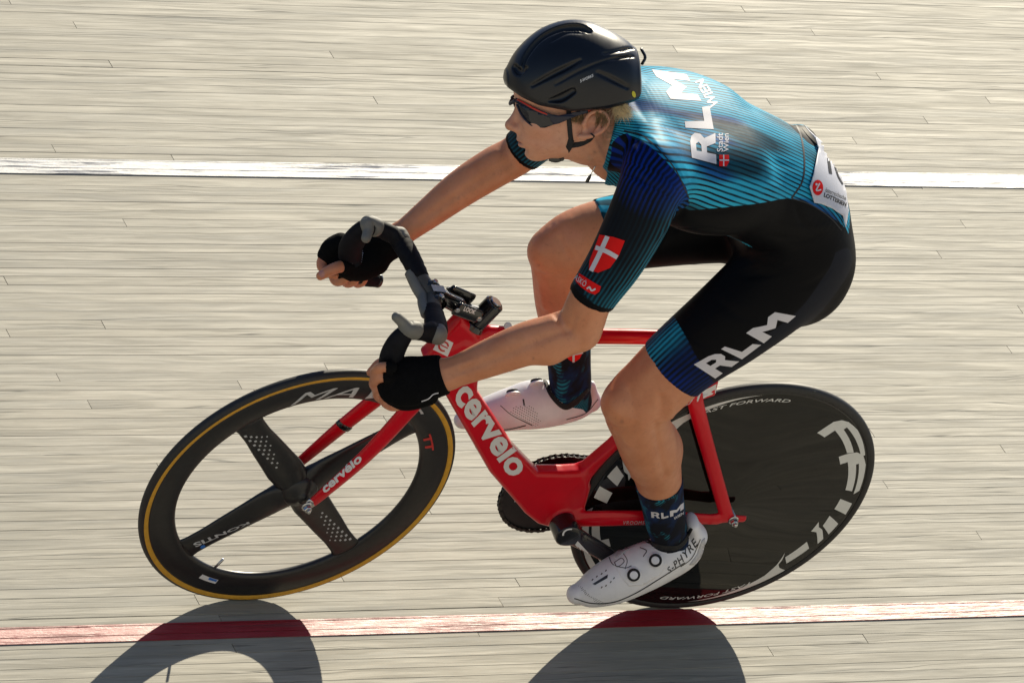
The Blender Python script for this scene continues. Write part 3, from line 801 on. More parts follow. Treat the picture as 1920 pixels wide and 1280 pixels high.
for i in range(nl):
    s0 = seg[-1] * i / nl; s1 = seg[-1] * (i + 1) / nl
    a = np.array([np.interp(s0, seg, path[:, q]) for q in (0, 1)]); b = np.array([np.interp(s1, seg, path[:, q]) for q in (0, 1)]); T = unit(b - a); N = np.array((-T[1], T[0]))
    a2, b2 = a - T * 0.0025, b + T * 0.0025; w = 0.0045 if i % 2 else 0.0032
    for s in (-1, 1):
        y0, y1 = YC + s * w, YC + s * (w + 0.0013)
        n0 = len(V)
        for p, hh in ((a2, 0.0026), (a, 0.0042), ((a + b) / 2, 0.0032), (b, 0.0042), (b2, 0.0026)):
            for yy in (y0, y1):
                V.append((p[0] + N[0] * hh, yy, p[1] + N[1] * hh)); V.append((p[0] - N[0] * hh, yy, p[1] - N[1] * hh))
        for j in range(4):
            q = n0 + 4 * j; F += [(q, q + 4, q + 6, q + 2), (q + 1, q + 3, q + 7, q + 5), (q, q + 1, q + 5, q + 4), (q + 2, q + 6, q + 7, q + 3)]
    n0 = len(V)                                     # roller
    for yy in (YC - 0.003, YC + 0.003):
        for j in range(8): V.append((a[0] + 0.0038 * math.cos(j * PI / 4), yy, a[1] + 0.0038 * math.sin(j * PI / 4)))
    for j in range(8): k = (j + 1) % 8; F.append((n0 + j, n0 + k, n0 + 8 + k, n0 + 8 + j))
link('chain', mesh('chain', V, F), M_DARKMETAL, bike, smooth=False)
CV = np.array((-0.148, 0.0, -0.073))
for s in (1, -1):
    v = CV * s
    y0, y1 = 0.064 * s, 0.079 * s
    P = [BB + np.array((0, y0, 0)), BB + v * 0.25 + (0, y0 * 1.03, 0), BB + v * 0.6 + (0, y0 * 1.08, 0), BB + v + (0, y1, 0)]
    Uc = np.cross(unit(v), (0, 1, 0))
    ca = Chain(P, [0.026, 0.0215, 0.0195, 0.0155], [0.0115, 0.0105, 0.0095, 0.0085], Uc, n=20, k=0.01)
    boss = Chain([BB + (0, 0.036 * s, 0), BB + (0, 0.076 * s, 0)], [0.0285, 0.0270], [0.0285, 0.0270], (1, 0, 0), n=6, cap=0.15, k=0.012)
    end = Chain([BB + v + (0, 0.072 * s, 0), BB + v + (0, 0.088 * s, 0)], [0.0155] * 2, [0.0155] * 2, (1, 0, 0), n=6, cap=0.2, k=0.01)
    lo = np.minimum(BB, BB + v) - 0.045; hi = np.maximum(BB, BB + v) + 0.045; lo[1], hi[1] = (0.03, 0.1) if s > 0 else (-0.1, -0.03)
    cr = link('crank_arm', sdf_mesh('crank_arm', [ca, boss, end], lo, hi, 0.0022, it=3), M_GLOSSBLACK, bike)
    if s > 0: CRANK = cr
    pd = BB + v
    ped = Chain([pd + (0.022, 0.112 * s, -0.004), pd + (-0.024, 0.112 * s, -0.004)], [0.018, 0.022], [0.008, 0.008], (0, 1, 0), n=10, k=0.01)
    po = link('pedal', sdf_mesh('pedal', [ped], pd + np.array((-0.07, min(0.07 * s, 0.165 * s), -0.04)), pd + np.array((0.09, max(0.07 * s, 0.165 * s), 0.02)), 0.003), M_CARBON, bike)
    link('pedal_axle', cyl('pedal_axle', pd + (0, 0.08 * s, 0), pd + (0, 0.135 * s, 0), 0.006), M_METAL, po)
cb = bvh_of(CRANK)
decal('crank_label', norm2d(shape2d([[(0, 0), (1, 0), (1, 1), (0, 1)]], 0.2)), quad_map([(1078, 1020), (1103, 1048), (1109, 1041), (1083, 1013)]), cb, M_WHITE_DECAL, CRANK, 0.0008)
for i, m in enumerate((M_REDDECAL, M_YELLOWDECAL, M_GREENDECAL)):
    o = 2.2 * i
    decal('crank_stripe', norm2d(shape2d([[(0, 0), (1, 0), (1, 1), (0, 1)]], 0.3)), quad_map([(1104 - o, 1041 + 4.4 + o * 0.8), (1115 - o, 1054 + 4.4 + o * 0.8), (1117 - o, 1052 + 4.4 + o * 0.8), (1106 - o, 1039 + 4.4 + o * 0.8)]), cb, m, CRANK, 0.0008)
arc_sh = [(0.5 + math.cos(a) * 0.5, 0.5 + math.sin(a) * 0.5) for a in np.linspace(PI * 0.45, PI * 1.05, 9)] + [(0.5 + math.cos(a) * 0.4, 0.5 + math.sin(a) * 0.4) for a in np.linspace(PI * 1.05, PI * 0.45, 9)]
decal('crank_arc_print', (shape2d([arc_sh], 0.2)), quad_map([(1054, 1013), (1086, 1013), (1086, 990), (1054, 990)]), cb, M_WHITE_DECAL, CRANK, 0.0008)

M_BARMID = mat('brown_grey_bar', (0.075, 0.068, 0.058), 0.5, var=0.2, bump=0.1)
# handlebar: drop bar, fat rubber grips, grey pads
bars = {}
hb = empty('handlebar', bike)
BARP = [(812, 555, 0.0), (812, 581, 0.045), (817, 606, 0.095), (815, 622, 0.128), (792, 622, 0.141), (765, 622, 0.145), (744, 645, 0.150), (733, 677, 0.156), (738, 715, 0.160), (762, 741, 0.164), (782, 748, 0.166)]
BARR = [0.0165, 0.020, 0.0245, 0.0235, 0.0185, 0.0210, 0.0250, 0.0250, 0.0210, 0.0165, 0.0150]
BARV = [0.0150, 0.0165, 0.0185, 0.0180, 0.0150, 0.0155, 0.0160, 0.0160, 0.0155, 0.0150, 0.0140]
def bar_local(s): 
    P = np.array([A(*p) for p in BARP])
    if s < 0:
        P = P * np.array((1, -1, 1)) + np.array((-0.016, 0, 0.0)) * np.linspace(0, 1, len(P))[:, None]
    return P
for s in (1, -1):
    P = bar_local(s); bars[s] = P
    nb = 70
    Uref = []
    for i in range(len(P)):
        Uref.append((1, 0, 0.35) if i < 4 else ((0.2, 0, 1) if i < 6 else ((0.9, 0.0, 0.35) if i < 8 else (0.3, 0, 1))))
    me = loft('grip', P[1:], BARR[1:], BARV[1:], np.array(Uref[1:], float), n=20, m=nb)
    # wrapped tape: shallow ridges along the top part
    o = link('grip', me, M_TAPE, hb)
    co = np.array([v.co[:] for v in me.vertices]); chh = Chain(P[1:], BARR[1:], BARV[1:], (0, 0, 1), n=60)
    S, u, v, t, ru, rv = chh.coords(co)
    amp = 0.0009 * np.clip(1 - S / 0.15, 0, 1) * np.sin(S * 2 * PI / 0.012)
    nr = np.array([v_.normal[:] for v_ in me.vertices]); co += nr * amp[:, None]; me.vertices.foreach_set('co', co.astype(np.float32).ravel()); me.update()
    # grey pads at the bend and at the corner
    f = lambda i, w: P[i] * (1 - w) + P[i + 1] * w
    nub_tip = f(5, 0.2) + (np.array((0.030, -0.010, 0.036)) if s > 0 else np.array((0.012, 0.030, 0.004))); nub = [f(4, 0.6) + (0, 0, 0.004), f(5, 0.1) + (0.004, 0, 0.012), nub_tip * 0.5 + f(5, 0.1) * 0.5 + (0, 0, 0.006), nub_tip]
    link('thumb_pad', sdf_mesh('thumb_pad', [Chain(nub, [0.018, 0.0165, 0.011, 0.0095], [0.020, 0.0175, 0.0115, 0.010], (0, 1, 0), n=18)], np.min(nub, 0) - 0.03, np.max(nub, 0) + 0.03, 0.0022), M_GREY, hb)
    cc = [P[2] * 0.1 + P[3] * 0.9 + np.array((-0.007, 0.006 * s, 0.001)), P[3] + np.array((-0.005, 0.010 * s, 0.001)), P[3] * 0.72 + P[4] * 0.28 + np.array((-0.003, 0.008 * s, 0.0))]
    link('corner_pad', sdf_mesh('corner_pad', [Chain(cc, [0.0195, 0.0205, 0.0185], [0.0155, 0.0165, 0.0150], (0.3, 0, 1), n=14)], np.min(cc, 0) - 0.035, np.max(cc, 0) + 0.035, 0.0024), M_GREY, hb)
    T = unit(P[-1] - P[-2]); link('end_plug', cyl('end_plug', P[-1] + T * 0.001, P[-1] + T * 0.009, 0.0145), M_GLOSSBLACK, hb)
ctr = A(812, 555, 0.0)
link('bar_centre', loft('bar_centre', [bars[-1][1], bars[-1][0] * 0.5 + bars[-1][1] * 0.5, ctr, bars[1][0] * 0.5 + bars[1][1] * 0.5, bars[1][1]], [0.0175, 0.0165, 0.0160, 0.0165, 0.0175], [0.0150] * 5, (1, 0, 0.35), m=20), M_BARMID, hb)
fr = np.array((0.0165, 0, -0.002))
link('front_pad', loft('front_pad', [bars[-1][1] * 0.75 + bars[-1][2] * 0.25 + fr, bars[-1][1] * 0.5 + ctr * 0.5 + fr * 1.3, ctr + fr * 1.4, bars[1][1] * 0.5 + ctr * 0.5 + fr * 1.3, bars[1][1] * 0.75 + bars[1][2] * 0.25 + fr], [0.010] * 5, [0.012] * 5, (1, 0, 0), m=20), M_GREY, hb)

# stem: two clamp bands, articulated links, steerer cylinder
stem = empty('stem', bike)
SA = STEER_AX
cap_c = A(929, 567, 0.0); low_c = A(893, 604, 0.0)
link('steerer_clamp', cyl('steerer_clamp', low_c, cap_c, 0.0205, 28, ch=0.003), M_GLOSSBLACK, stem, smooth=False)
link('spacer', cyl('spacer', low_c - unit(cap_c - low_c) * 0.012, low_c, 0.0245, 28, r2=0.021), M_GLOSSBLACK, stem, smooth=False)
link('top_cap', cyl('top_cap', cap_c, cap_c + unit(cap_c - low_c) * 0.004, 0.0125, 20), M_METAL, stem, smooth=False)
body = [Chain([ctr + (-0.008, 0, 0.004), A(840, 563, 0.0), A(858, 572, 0.0)], [0.017, 0.016, 0.017], [0.021, 0.018, 0.018], (0, 0, 1), n=12, k=0.01), Chain([A(876, 582, 0), A(905, 590, 0)], [0.013, 0.015], [0.016, 0.017], (0, 0, 1), n=10, k=0.01)]
link('stem_body', sdf_mesh('stem_body', body, (0.70, -0.04, 0.80), (0.92, 0.04, 0.94), 0.0024), M_GLOSSBLACK, stem)
for s in (1, -1):
    Y = 0.024 * s
    pa, pb = A(856, 578, 0.024), A(897, 594, 0.024); pa[1] = Y; pb[1] = Y
    lk = link('stem_link', loft('stem_link', [pa, (pa + pb) / 2, pb], [0.0165, 0.0160, 0.0150], [0.0062] * 3, (0.2, 0, 1), m=12, sup=2.6), M_GLOSSBLACK, stem)
    for p in (pa, pb): link('link_bolt', cyl('link_bolt', p + (0, 0.0045 * s, 0), p + (0, 0.0078 * s, 0), 0.0058, 16), M_METAL, lk, smooth=False)
    if s > 0: LINK = lk
    cp = ctr + np.array((0, 0.020 * s, 0))
    V = []; F = []; n = 28
    for yy, r in ((-0.007, 0.0185), (-0.005, 0.0202), (0.005, 0.0202), (0.007, 0.0185)):
        for j in range(n): a = 2 * PI * j / n; V.append(cp + np.array((r * math.cos(a) * 1.05, yy, r * math.sin(a))))
    for i in range(3):
        for j in range(n): k = (j + 1) % n; F.append((i * n + j, i * n + k, (i + 1) * n + k, (i + 1) * n + j)[::-1])
    link('clamp_band', mesh('clamp_band', V, F), M_GLOSSBLACK, stem)
    link('clamp_bolt', cyl('clamp_bolt', cp + (-0.004, 0, 0.018), cp + (-0.005, 0, 0.0235), 0.0055, 14), M_METAL, stem, smooth=False)
decal('stem_lettering', norm2d(text2d('LOOK', 0.035, 0.2, cut=0.2)), quad_map([(868, 582), (890, 589.5), (893, 581.5), (870.5, 573.5)]), bvh_of(LINK), M_WHITE_DECAL, LINK, 0.0008)
lbl = ctr + np.array((-0.002, 0, 0.0225)); 
link('stem_sticker', mesh('stem_sticker', [lbl + np.array(p) for p in ((-0.016, -0.009, -0.002), (0.012, -0.009, 0.0), (0.012, 0.009, 0.0), (-0.016, 0.009, -0.002))], [(0, 1, 2, 3)]), M_SILVERDECAL, stem, smooth=False)

# prints on the frame and fork
fb = bvh_of(frame); kb = bvh_of(fork)
decal('frame_lettering', norm2d(text2d('cervelo', 0.032, 0.0, 1.0, cut=0.09)), quad_map([(848, 745), (957, 897), (1000, 871), (884, 702)]), fb, M_WHITE_DECAL, frame, 0.0008)
decal('fork_lettering', norm2d(text2d('cervélo', 0.035, 0.0, cut=0.12)), quad_map([(609, 925), (680, 862), (672, 848), (601, 911)]), kb, M_WHITE_DECAL, fork, 0.0008)
decal('chainstay_lettering', norm2d(text2d('VROOMEN.WHITE.DESIGN', 0.0, 0.15, 1.2, cut=0.25)), quad_map([(1168, 982.5), (1290, 983.5), (1290, 976), (1169, 975.5)]), fb, M_SILVERDECAL, frame, 0.0007)
bad = quad_map([(806, 660), (838, 669), (858, 640), (828, 632)])
decal('head_badge', norm2d(shape2d([[(0, 0), (1, 0), (1, 1), (0, 1)]], 0.25)), quad_map([(812, 655), (839, 668), (850, 642), (826, 630)]), fb, M_WHITE_DECAL, frame, 0.0007)
def ring_shape(a0, a1, r0, r1, n=12, sx=1.0, sy=1.0, cx=0.5, cy=0.5): return [(cx + math.cos(a) * r1 * sx, cy + math.sin(a) * r1 * sy) for a in np.linspace(a0, a1, n)] + [(cx + math.cos(a) * r0 * sx, cy + math.sin(a) * r0 * sy) for a in np.linspace(a1, a0, n)]
decal('head_badge_print', shape2d([ring_shape(0.4, 5.4, 0.24, 0.36), [(0.3, 0.47), (0.8, 0.47), (0.8, 0.55), (0.3, 0.55)]], 0.2), quad_map([(812, 655), (839, 668), (850, 642), (826, 630)]), fb, M_REDDECAL, frame, 0.0011)
decal('white_flash', shape2d([[(0, 0.15), (1, 0.0), (1, 1), (0.55, 0.85)]], 0.2), quad_map([(1258, 772), (1341, 741), (1343, 719), (1275, 750)]), fb, M_WHITE_DECAL, frame, 0.0008)
link('tube_badge', cyl('tube_badge', A(952, 612, 0.013), A(952, 612, 0.0155) + (0, 0, 0.002), 0.008, 18), M_WHITE_DECAL, frame, smooth=False)
tb = np.array(A(645, 797, -0.049)); link('fork_clip', loft('fork_clip', [tb - unit(A(640, 800, -0.049) - A(712, 742, -0.046)) * 0.005, tb + unit(A(640, 800, -0.049) - A(712, 742, -0.046)) * 0.005], [0.0205, 0.0205], [0.0105, 0.0105], (0.85, 0, 0.5), m=4), M_GLOSSBLACK, fork)
px_acc = quad_map([(0, 0), (1, 0), (1, 1), (0, 1)])
decal('frame_lettering', shape2d([[(0, 0), (1, 0), (1, 1), (0, 1)]], 0.2), quad_map([(966, 829), (970, 835), (984, 818), (974, 810)]), fb, M_WHITE_DECAL, frame, 0.0008)
# ------------------------------------------------------------------ the rider: limb chains
VIEW = np.array(B_AX)
def limb(nodes, k=0.02, n=36, cap=1.0, depth=1.0):
    """nodes: (px, py, Y, half width in pixels, depth/width ratio); widths measured across the limb"""
    C = np.array([A(a, b, y) for a, b, y, *_ in nodes]); w = np.array([q[3] for q in nodes]) * np.array([mpp(c) for c in C])
    rt = np.array([(q[4] if len(q) > 4 else 1.0) for q in nodes])
    T = np.gradient(C, axis=0); U = unit(np.cross(unit(T), VIEW))
    return Chain(C, w, w * rt * depth, U, n=n, cap=cap, k=k)
def plane_clip(ch, c, nrm, thick=0.0):
    c = np.array(c); nrm = unit(np.array(nrm)); base = ch.sdf
    class Cl: pass
    o = Cl(); o.k = ch.k; o.bbox = ch.bbox
    o.sdf = lambda P: np.maximum(base(P) - thick, (P - c) @ nrm)
    return o
class Grow:
    def __init__(s, p, t): s.p = p; s.t = t; s.k = p.k
    def bbox(s, pad): return s.p.bbox(pad + s.t)
    def sdf(s, P): return s.p.sdf(P) - s.t

torso = Chain([(0.146, 0, 1.025), (0.166, 0, 1.09), (0.202, 0, 1.157), (0.258, 0, 1.210), (0.338, 0, 1.246), (0.43, 0, 1.283), (0.53, 0, 1.312), (0.60, 0, 1.332), (0.645, 0, 1.338)],
              [0.140, 0.162, 0.160, 0.148, 0.150, 0.163, 0.168, 0.140, 0.085], [0.095, 0.115, 0.119, 0.114, 0.114, 0.107, 0.095, 0.080, 0.062], (0, 1, 0), n=60, cap=0.9, k=0.03)
arm_n = limb([(1262, 322, 0.120, 58, 0.9), (1226, 345, 0.175, 57, 0.88), (1194, 415, 0.205, 55, 0.86), (1154, 490, 0.225, 49, 0.88), (1108, 560, 0.238, 42, 0.95), (1084, 612, 0.243, 44, 0.88), (1040, 630, 0.240, 42.5, 0.9), (985, 645, 0.230, 41, 0.9), (915, 672, 0.215, 35.5, 0.88), (858, 695, 0.205, 29.5, 0.82), (815, 709, 0.196, 29, 0.7)], k=0.022, n=64)
arm_f = limb([(1146, 190, -0.120, 50, 0.9), (1118, 182, -0.170, 50, 0.85), (1062, 210, -0.205, 50, 0.85), (1010, 255, -0.230, 43, 0.9), (970, 290, -0.243, 38.5, 0.9), (925, 315, -0.238, 38.5, 0.9), (865, 353, -0.226, 35.5, 0.9), (805, 399, -0.210, 29, 0.88), (762, 432, -0.198, 24, 0.8), (732, 455, -0.192, 24, 0.75)], k=0.022, n=60)
leg_n = limb([(1500, 470, 0.085, 88, 0.95), (1455, 530, 0.100, 90, 0.95), (1371, 602, 0.118, 81, 0.95), (1287, 667, 0.128, 70, 0.95), (1228, 723, 0.132, 66, 0.92), (1194, 760, 0.132, 63, 0.92), (1203, 802, 0.128, 56, 0.95), (1219, 842, 0.124, 56, 0.98), (1232, 885, 0.120, 46, 0.98), (1241, 935, 0.115, 39, 0.95), (1249, 980, 0.112, 36, 0.90), (1257, 1018, 0.112, 29, 0.85)], k=0.022, n=72)
leg_f = limb([(1462, 398, -0.085, 84, 0.95), (1400, 405, -0.100, 84, 0.95), (1290, 418, -0.112, 76, 0.95), (1180, 433, -0.120, 71, 0.95), (1095, 452, -0.124, 66, 0.92), (1056, 476, -0.125, 60, 0.92), (1050, 520, -0.122, 52, 0.95), (1056, 570, -0.120, 52, 0.98), (1062, 625, -0.117, 44, 0.98), (1067, 680, -0.114, 38.5, 0.95), (1070, 722, -0.112, 36.5, 0.9), (1075, 756, -0.112, 28, 0.85)], k=0.022, n=72)
glutes = [Ell((0.152, 0.075 * s, 1.050), (0.105, 0.088, 0.115), k=0.04) for s in (1, -1)]
lats = [Ell(np.array((0.47, 0.115 * s, 1.285)), (0.12, 0.068, 0.075), k=0.05) for s in (1, -1)]
scap = [Chain([(0.40, 0.075 * s, 1.346 - (0.012 if s < 0 else 0)), (0.50, 0.10 * s, 1.360 - (0.030 if s < 0 else 0)), (0.585, 0.130 * s, 1.360 - (0.038 if s < 0 else 0))], [0.028, 0.038, 0.036], [0.020, 0.024, 0.026], (0, 1, 0), n=12, k=0.05) for s in (1, -1)]
trap = [Chain([A(1120, 250, 0.0) + (0, 0.02 * s, 0), (0.635, 0.07 * s, 1.365 - (0.022 if s < 0 else 0)), (0.64, 0.13 * s, 1.372 - (0.030 if s < 0 else 0))], [0.035, 0.040, 0.045], [0.03, 0.032, 0.040], (0, 0, 1), n=12, k=0.04) for s in (1, -1)]

# head frame: nearly in profile to the camera, crown tipped towards it
_hx, _hy, _hz = -np.array(R_AX), np.array(B_AX), np.array(U_AX)
def _rot(a, b, ang): return a * math.cos(ang) + b * math.sin(ang), b * math.cos(ang) - a * math.sin(ang)
_hz, _hy = _rot(_hz, _hy, math.radians(11))
_hx, _hy = _rot(_hx, _hy, math.radians(7))
HR = np.stack([_hx, _hy, _hz], 1)
H0 = A(1098, 222, 0.0); HS = 1.0
def hd(x, y, z): return H0 + HR @ (np.array((x, y, z), float) * HS)
def hE(c, r, k=0.012, rot=None): return Ell(hd(*c), np.array(r) * HS, HR if rot is None else HR @ rot, k)
def hC(P, r, r2=None, U=None, k=0.008, n=14, cap=1.0):
    return Chain([hd(*p) for p in P], r, r if r2 is None else r2, HR[:, 1] if U is None else HR @ np.array(U, float), n=n, cap=cap, k=k)
def roty(d):
    a = math.radians(d); return np.array(((math.cos(a), 0, math.sin(a)), (0, 1, 0), (-math.sin(a), 0, math.cos(a))))
def rotz(d):
    a = math.radians(d); return np.array(((math.cos(a), -math.sin(a), 0), (math.sin(a), math.cos(a), 0), (0, 0, 1)))
def ear(s):
    y = 0.066 * s; P = []
    E0 = np.array((-0.004, 0, -0.003)); ax = np.array((-0.55, 0, 0.835)); bx = np.array((-0.835, 0, -0.55))    # long axis up-back, cross axis back
    def e(a, b, o): return tuple(E0 + ax * a * 1.14 + bx * b * 1.14 + np.array((0, y + s * o, 0)))
    rim = [e(-0.006, -0.015, 0.008), e(0.014, -0.016, 0.011), e(0.026, -0.006, 0.014), e(0.0275, 0.006, 0.017), e(0.019, 0.0155, 0.020), e(0.003, 0.0165, 0.019), e(-0.012, 0.009, 0.014), e(-0.0225, -0.001, 0.008), e(-0.027, -0.008, 0.006)]
    out = [hC(rim, [0.0040, 0.0042, 0.0042, 0.0042, 0.0044, 0.0044, 0.0044, 0.0056, 0.0058], k=0.005, n=28)]
    out.append(hE(tuple(E0 + np.array((0, y + s * 0.003, 0))), (0.0170, 0.0060, 0.0272), 0.006, roty(-33)))
    out.append(hC([e(0.017, 0.006, 0.0135), e(0.004, 0.0085, 0.0145), e(-0.007, 0.004, 0.011)], [0.0035, 0.0036, 0.003], k=0.005))   # antihelix
    out.append(hE(e(-0.006, -0.0115, 0.006), (0.004, 0.004, 0.006), 0.004))                                                  # tragus
    sub = (hE(e(-0.0035, -0.0015, 0.0115), (0.0075, 0.0075, 0.010), 0.004, roty(-33)), True)
    return out + [sub]
head_p = [
    hE((0.042, 0, 0.078), (0.100, 0.0745, 0.092), 0.02), hE((0.070, 0, 0.010), (0.064, 0.0610, 0.072), 0.02), hE((0.020, 0, 0.0), (0.060, 0.064, 0.060), 0.02),
    hE((0.058, 0, -0.040), (0.060, 0.0510, 0.036), 0.018), hE((0.096, 0, -0.0635), (0.0215, 0.0230, 0.0170), 0.016),
    hE((0.088, 0.036, -0.002), (0.034, 0.023, 0.024), 0.016), hE((0.088, -0.036, -0.002), (0.034, 0.023, 0.024), 0.016),
    hE((0.104, 0, 0.046), (0.025, 0.050, 0.020), 0.014),
    (hE((0.1220, 0.030, 0.0225), (0.017, 0.019, 0.013), 0.012), True), (hE((0.1220, -0.030, 0.0225), (0.017, 0.019, 0.013), 0.012), True),
    hC([(0.119, 0, 0.032), (0.1265, 0, 0.020), (0.1370, 0, 0.004), (0.1445, 0, -0.0080)], [0.0078, 0.0075, 0.0082, 0.0092], k=0.010),
    hE((0.1440, 0, -0.0115), (0.0108, 0.0105, 0.0092), 0.007), hE((0.1330, 0.0105, -0.0165), (0.0115, 0.0070, 0.0078), 0.006), hE((0.1330, -0.0105, -0.0165), (0.0115, 0.0070, 0.0078), 0.006),
    (hE((0.1395, 0.0065, -0.0245), (0.0055, 0.0032, 0.0030), 0.003), True), (hE((0.1395, -0.0065, -0.0245), (0.0055, 0.0032, 0.0030), 0.003), True),
    hE((0.108, 0, -0.0330), (0.0225, 0.0300, 0.0190), 0.014), hE((0.1245, 0, -0.0385), (0.0082, 0.0185, 0.0050), 0.005), hE((0.1215, 0, -0.0490), (0.0085, 0.0180, 0.0055), 0.006),
    (hE((0.1320, 0, -0.0440), (0.0130, 0.0225, 0.0013), 0.0025), True),
    (hE((0.1215, 0, -0.0590), (0.0075, 0.0200, 0.0045), 0.006), True)]
neck = Chain([hd(0.012, 0, 0.02), hd(0.004, 0, -0.035), A(1124, 266, 0.0), A(1160, 292, 0.0), (0.610, 0, 1.322)], [0.054, 0.0500, 0.0500, 0.056, 0.075], [0.056, 0.0505, 0.0490, 0.054, 0.060], (0, 1, 0), n=24, k=0.022)
scm = [Chain([hd(-0.012, 0.055 * s, -0.012), A(1118, 262, 0.0) + HR[:, 1] * 0.036 * s, A(1140, 306, 0.0) + HR[:, 1] * 0.018 * s], [0.012, 0.0125, 0.011], [0.012] * 3, (0, 1, 0), n=12, k=0.014) for s in (1, -1)]

# hands: palm, four fingers closed on the grip, thumb
def fing(P, r, k=0.0035): return limb([(a, b, y, w * 0.77) for (a, b, y), w in zip(P, r)], k=k, n=22)
palm_n = [limb([(842, 701, 0.202, 27, 0.72), (805, 708, 0.197, 37, 0.55), (772, 714, 0.192, 45, 0.50), (742, 717, 0.186, 42, 0.52), (726, 719, 0.180, 35, 0.5)], k=0.012, n=24), limb([(800, 735, 0.178, 24, 0.9), (762, 745, 0.172, 23, 0.9), (738, 738, 0.172, 20, 0.9)], k=0.012, n=14), limb([(812, 690, 0.180, 20, 0.9), (775, 692, 0.165, 20, 0.9), (745, 690, 0.150, 17, 0.9)], k=0.012, n=14)]
fingers_n = [fing([(733, 688, 0.186), (712, 689, 0.176), (702, 701, 0.158), (712, 716, 0.138), (728, 722, 0.132)], [13, 12.5, 12, 11, 9]),
             fing([(728, 706, 0.188), (708, 708, 0.178), (701, 720, 0.158), (714, 734, 0.139), (732, 738, 0.133)], [13.5, 13, 12.5, 11, 9]),
             fing([(728, 726, 0.186), (711, 729, 0.176), (708, 741, 0.158), (722, 752, 0.140), (740, 753, 0.136)], [13, 12.5, 12, 10.5, 9]),
             fing([(734, 744, 0.182), (722, 748, 0.172), (723, 757, 0.158), (737, 764, 0.144), (752, 762, 0.140)], [11.5, 11, 10.5, 9.5, 8])]
thumb_n = [fing([(775, 690, 0.160), (742, 680, 0.142), (714, 680, 0.132), (694, 698, 0.134)], [16, 14, 12.5, 10])]
palm_f = [limb([(748, 443, -0.196, 23, 0.8), (712, 462, -0.192, 33, 0.62), (680, 476, -0.190, 42, 0.52), (650, 482, -0.190, 42, 0.5), (626, 478, -0.192, 34, 0.5)], k=0.012, n=24), limb([(705, 490, -0.172, 24, 0.9), (675, 500, -0.163, 25, 0.9), (650, 500, -0.156, 20, 0.9)], k=0.012, n=14), limb([(640, 458, -0.195, 20, 0.9), (622, 466, -0.194, 18, 0.9), (612, 478, -0.190, 15, 0.9)], k=0.01, n=14)]
fingers_f = [fing([(622, 468, -0.196), (607, 483, -0.190), (603, 499, -0.174), (614, 511, -0.158), (628, 517, -0.150)], [15, 13.5, 12.5, 11, 9.5]),
             fing([(640, 492, -0.205), (626, 514, -0.195), (630, 527, -0.176), (644, 526, -0.156), (652, 520, -0.150)], [14, 12.5, 12, 10.5, 9]),
             fing([(662, 504, -0.204), (648, 523, -0.192), (651, 531, -0.174), (662, 529, -0.156), (669, 523, -0.150)], [13, 12, 11.5, 10, 9]),
             fing([(682, 510, -0.200), (668, 526, -0.190), (670, 532, -0.174), (679, 530, -0.158), (684, 524, -0.152)], [12, 11, 10.5, 9.5, 8])]
thumb_f = [fing([(668, 497, -0.160), (642, 499, -0.146), (620, 506, -0.139), (601, 517, -0.141)], [18, 15.5, 14, 11.5])]

# little things that make flesh: kneecaps, calf, elbow, bicep
def lump(px, py, Y, r, k=0.02): return Ell(A(px, py, Y), r if isinstance(r, tuple) else (r, r, r), k=k)
flesh = [lump(1158, 757, 0.140, 0.031, 0.03), lump(1020, 470, -0.128, 0.030, 0.03), lump(1098, 628, 0.250, 0.021, 0.025), lump(1236, 835, 0.112, 0.040, 0.03), lump(1078, 548, -0.110, 0.036, 0.03), lump(1030, 655, 0.246, 0.026, 0.03)]
feet = [limb([(1264, 1016, 0.113, 25), (1228, 1050, 0.117, 27), (1150, 1090, 0.120, 26), (1105, 1108, 0.121, 18)], k=0.02, n=14), limb([(1080, 752, -0.114, 24), (1020, 757, -0.118, 27), (940, 772, -0.121, 24), (900, 780, -0.122, 16)], k=0.02, n=14)]

def spaced(segs):
    out = []
    for a, b, h in segs: out.append(np.arange(a, b - h * 0.5, h))
    return np.concatenate(out + [[segs[-1][1]]])
bx = spaced([(-0.06, 0.62, 0.0046), (0.62, 0.955, 0.0024), (0.955, 1.10, 0.0034)])
by = spaced([(-0.30, -0.085, 0.0042), (-0.085, 0.125, 0.0026), (0.125, 0.31, 0.0042)])
bz = spaced([(0.13, 0.74, 0.0046), (0.74, 0.90, 0.0036), (0.90, 1.19, 0.0046), (1.19, 1.475, 0.0024), (1.475, 1.63, 0.0046)])
trunk = [torso] + glutes + lats + scap
body_p = trunk + trap + [arm_n, arm_f, leg_n, leg_f] + flesh + feet + [neck] + scm + head_p + ear(1) + ear(-1) + palm_n + fingers_n + thumb_n + palm_f + fingers_f + thumb_f
V, Q = surface_nets(field(body_p, bx, by, bz, 0.03), bx, by, bz)
V = smooth_np(V, Q, 2)
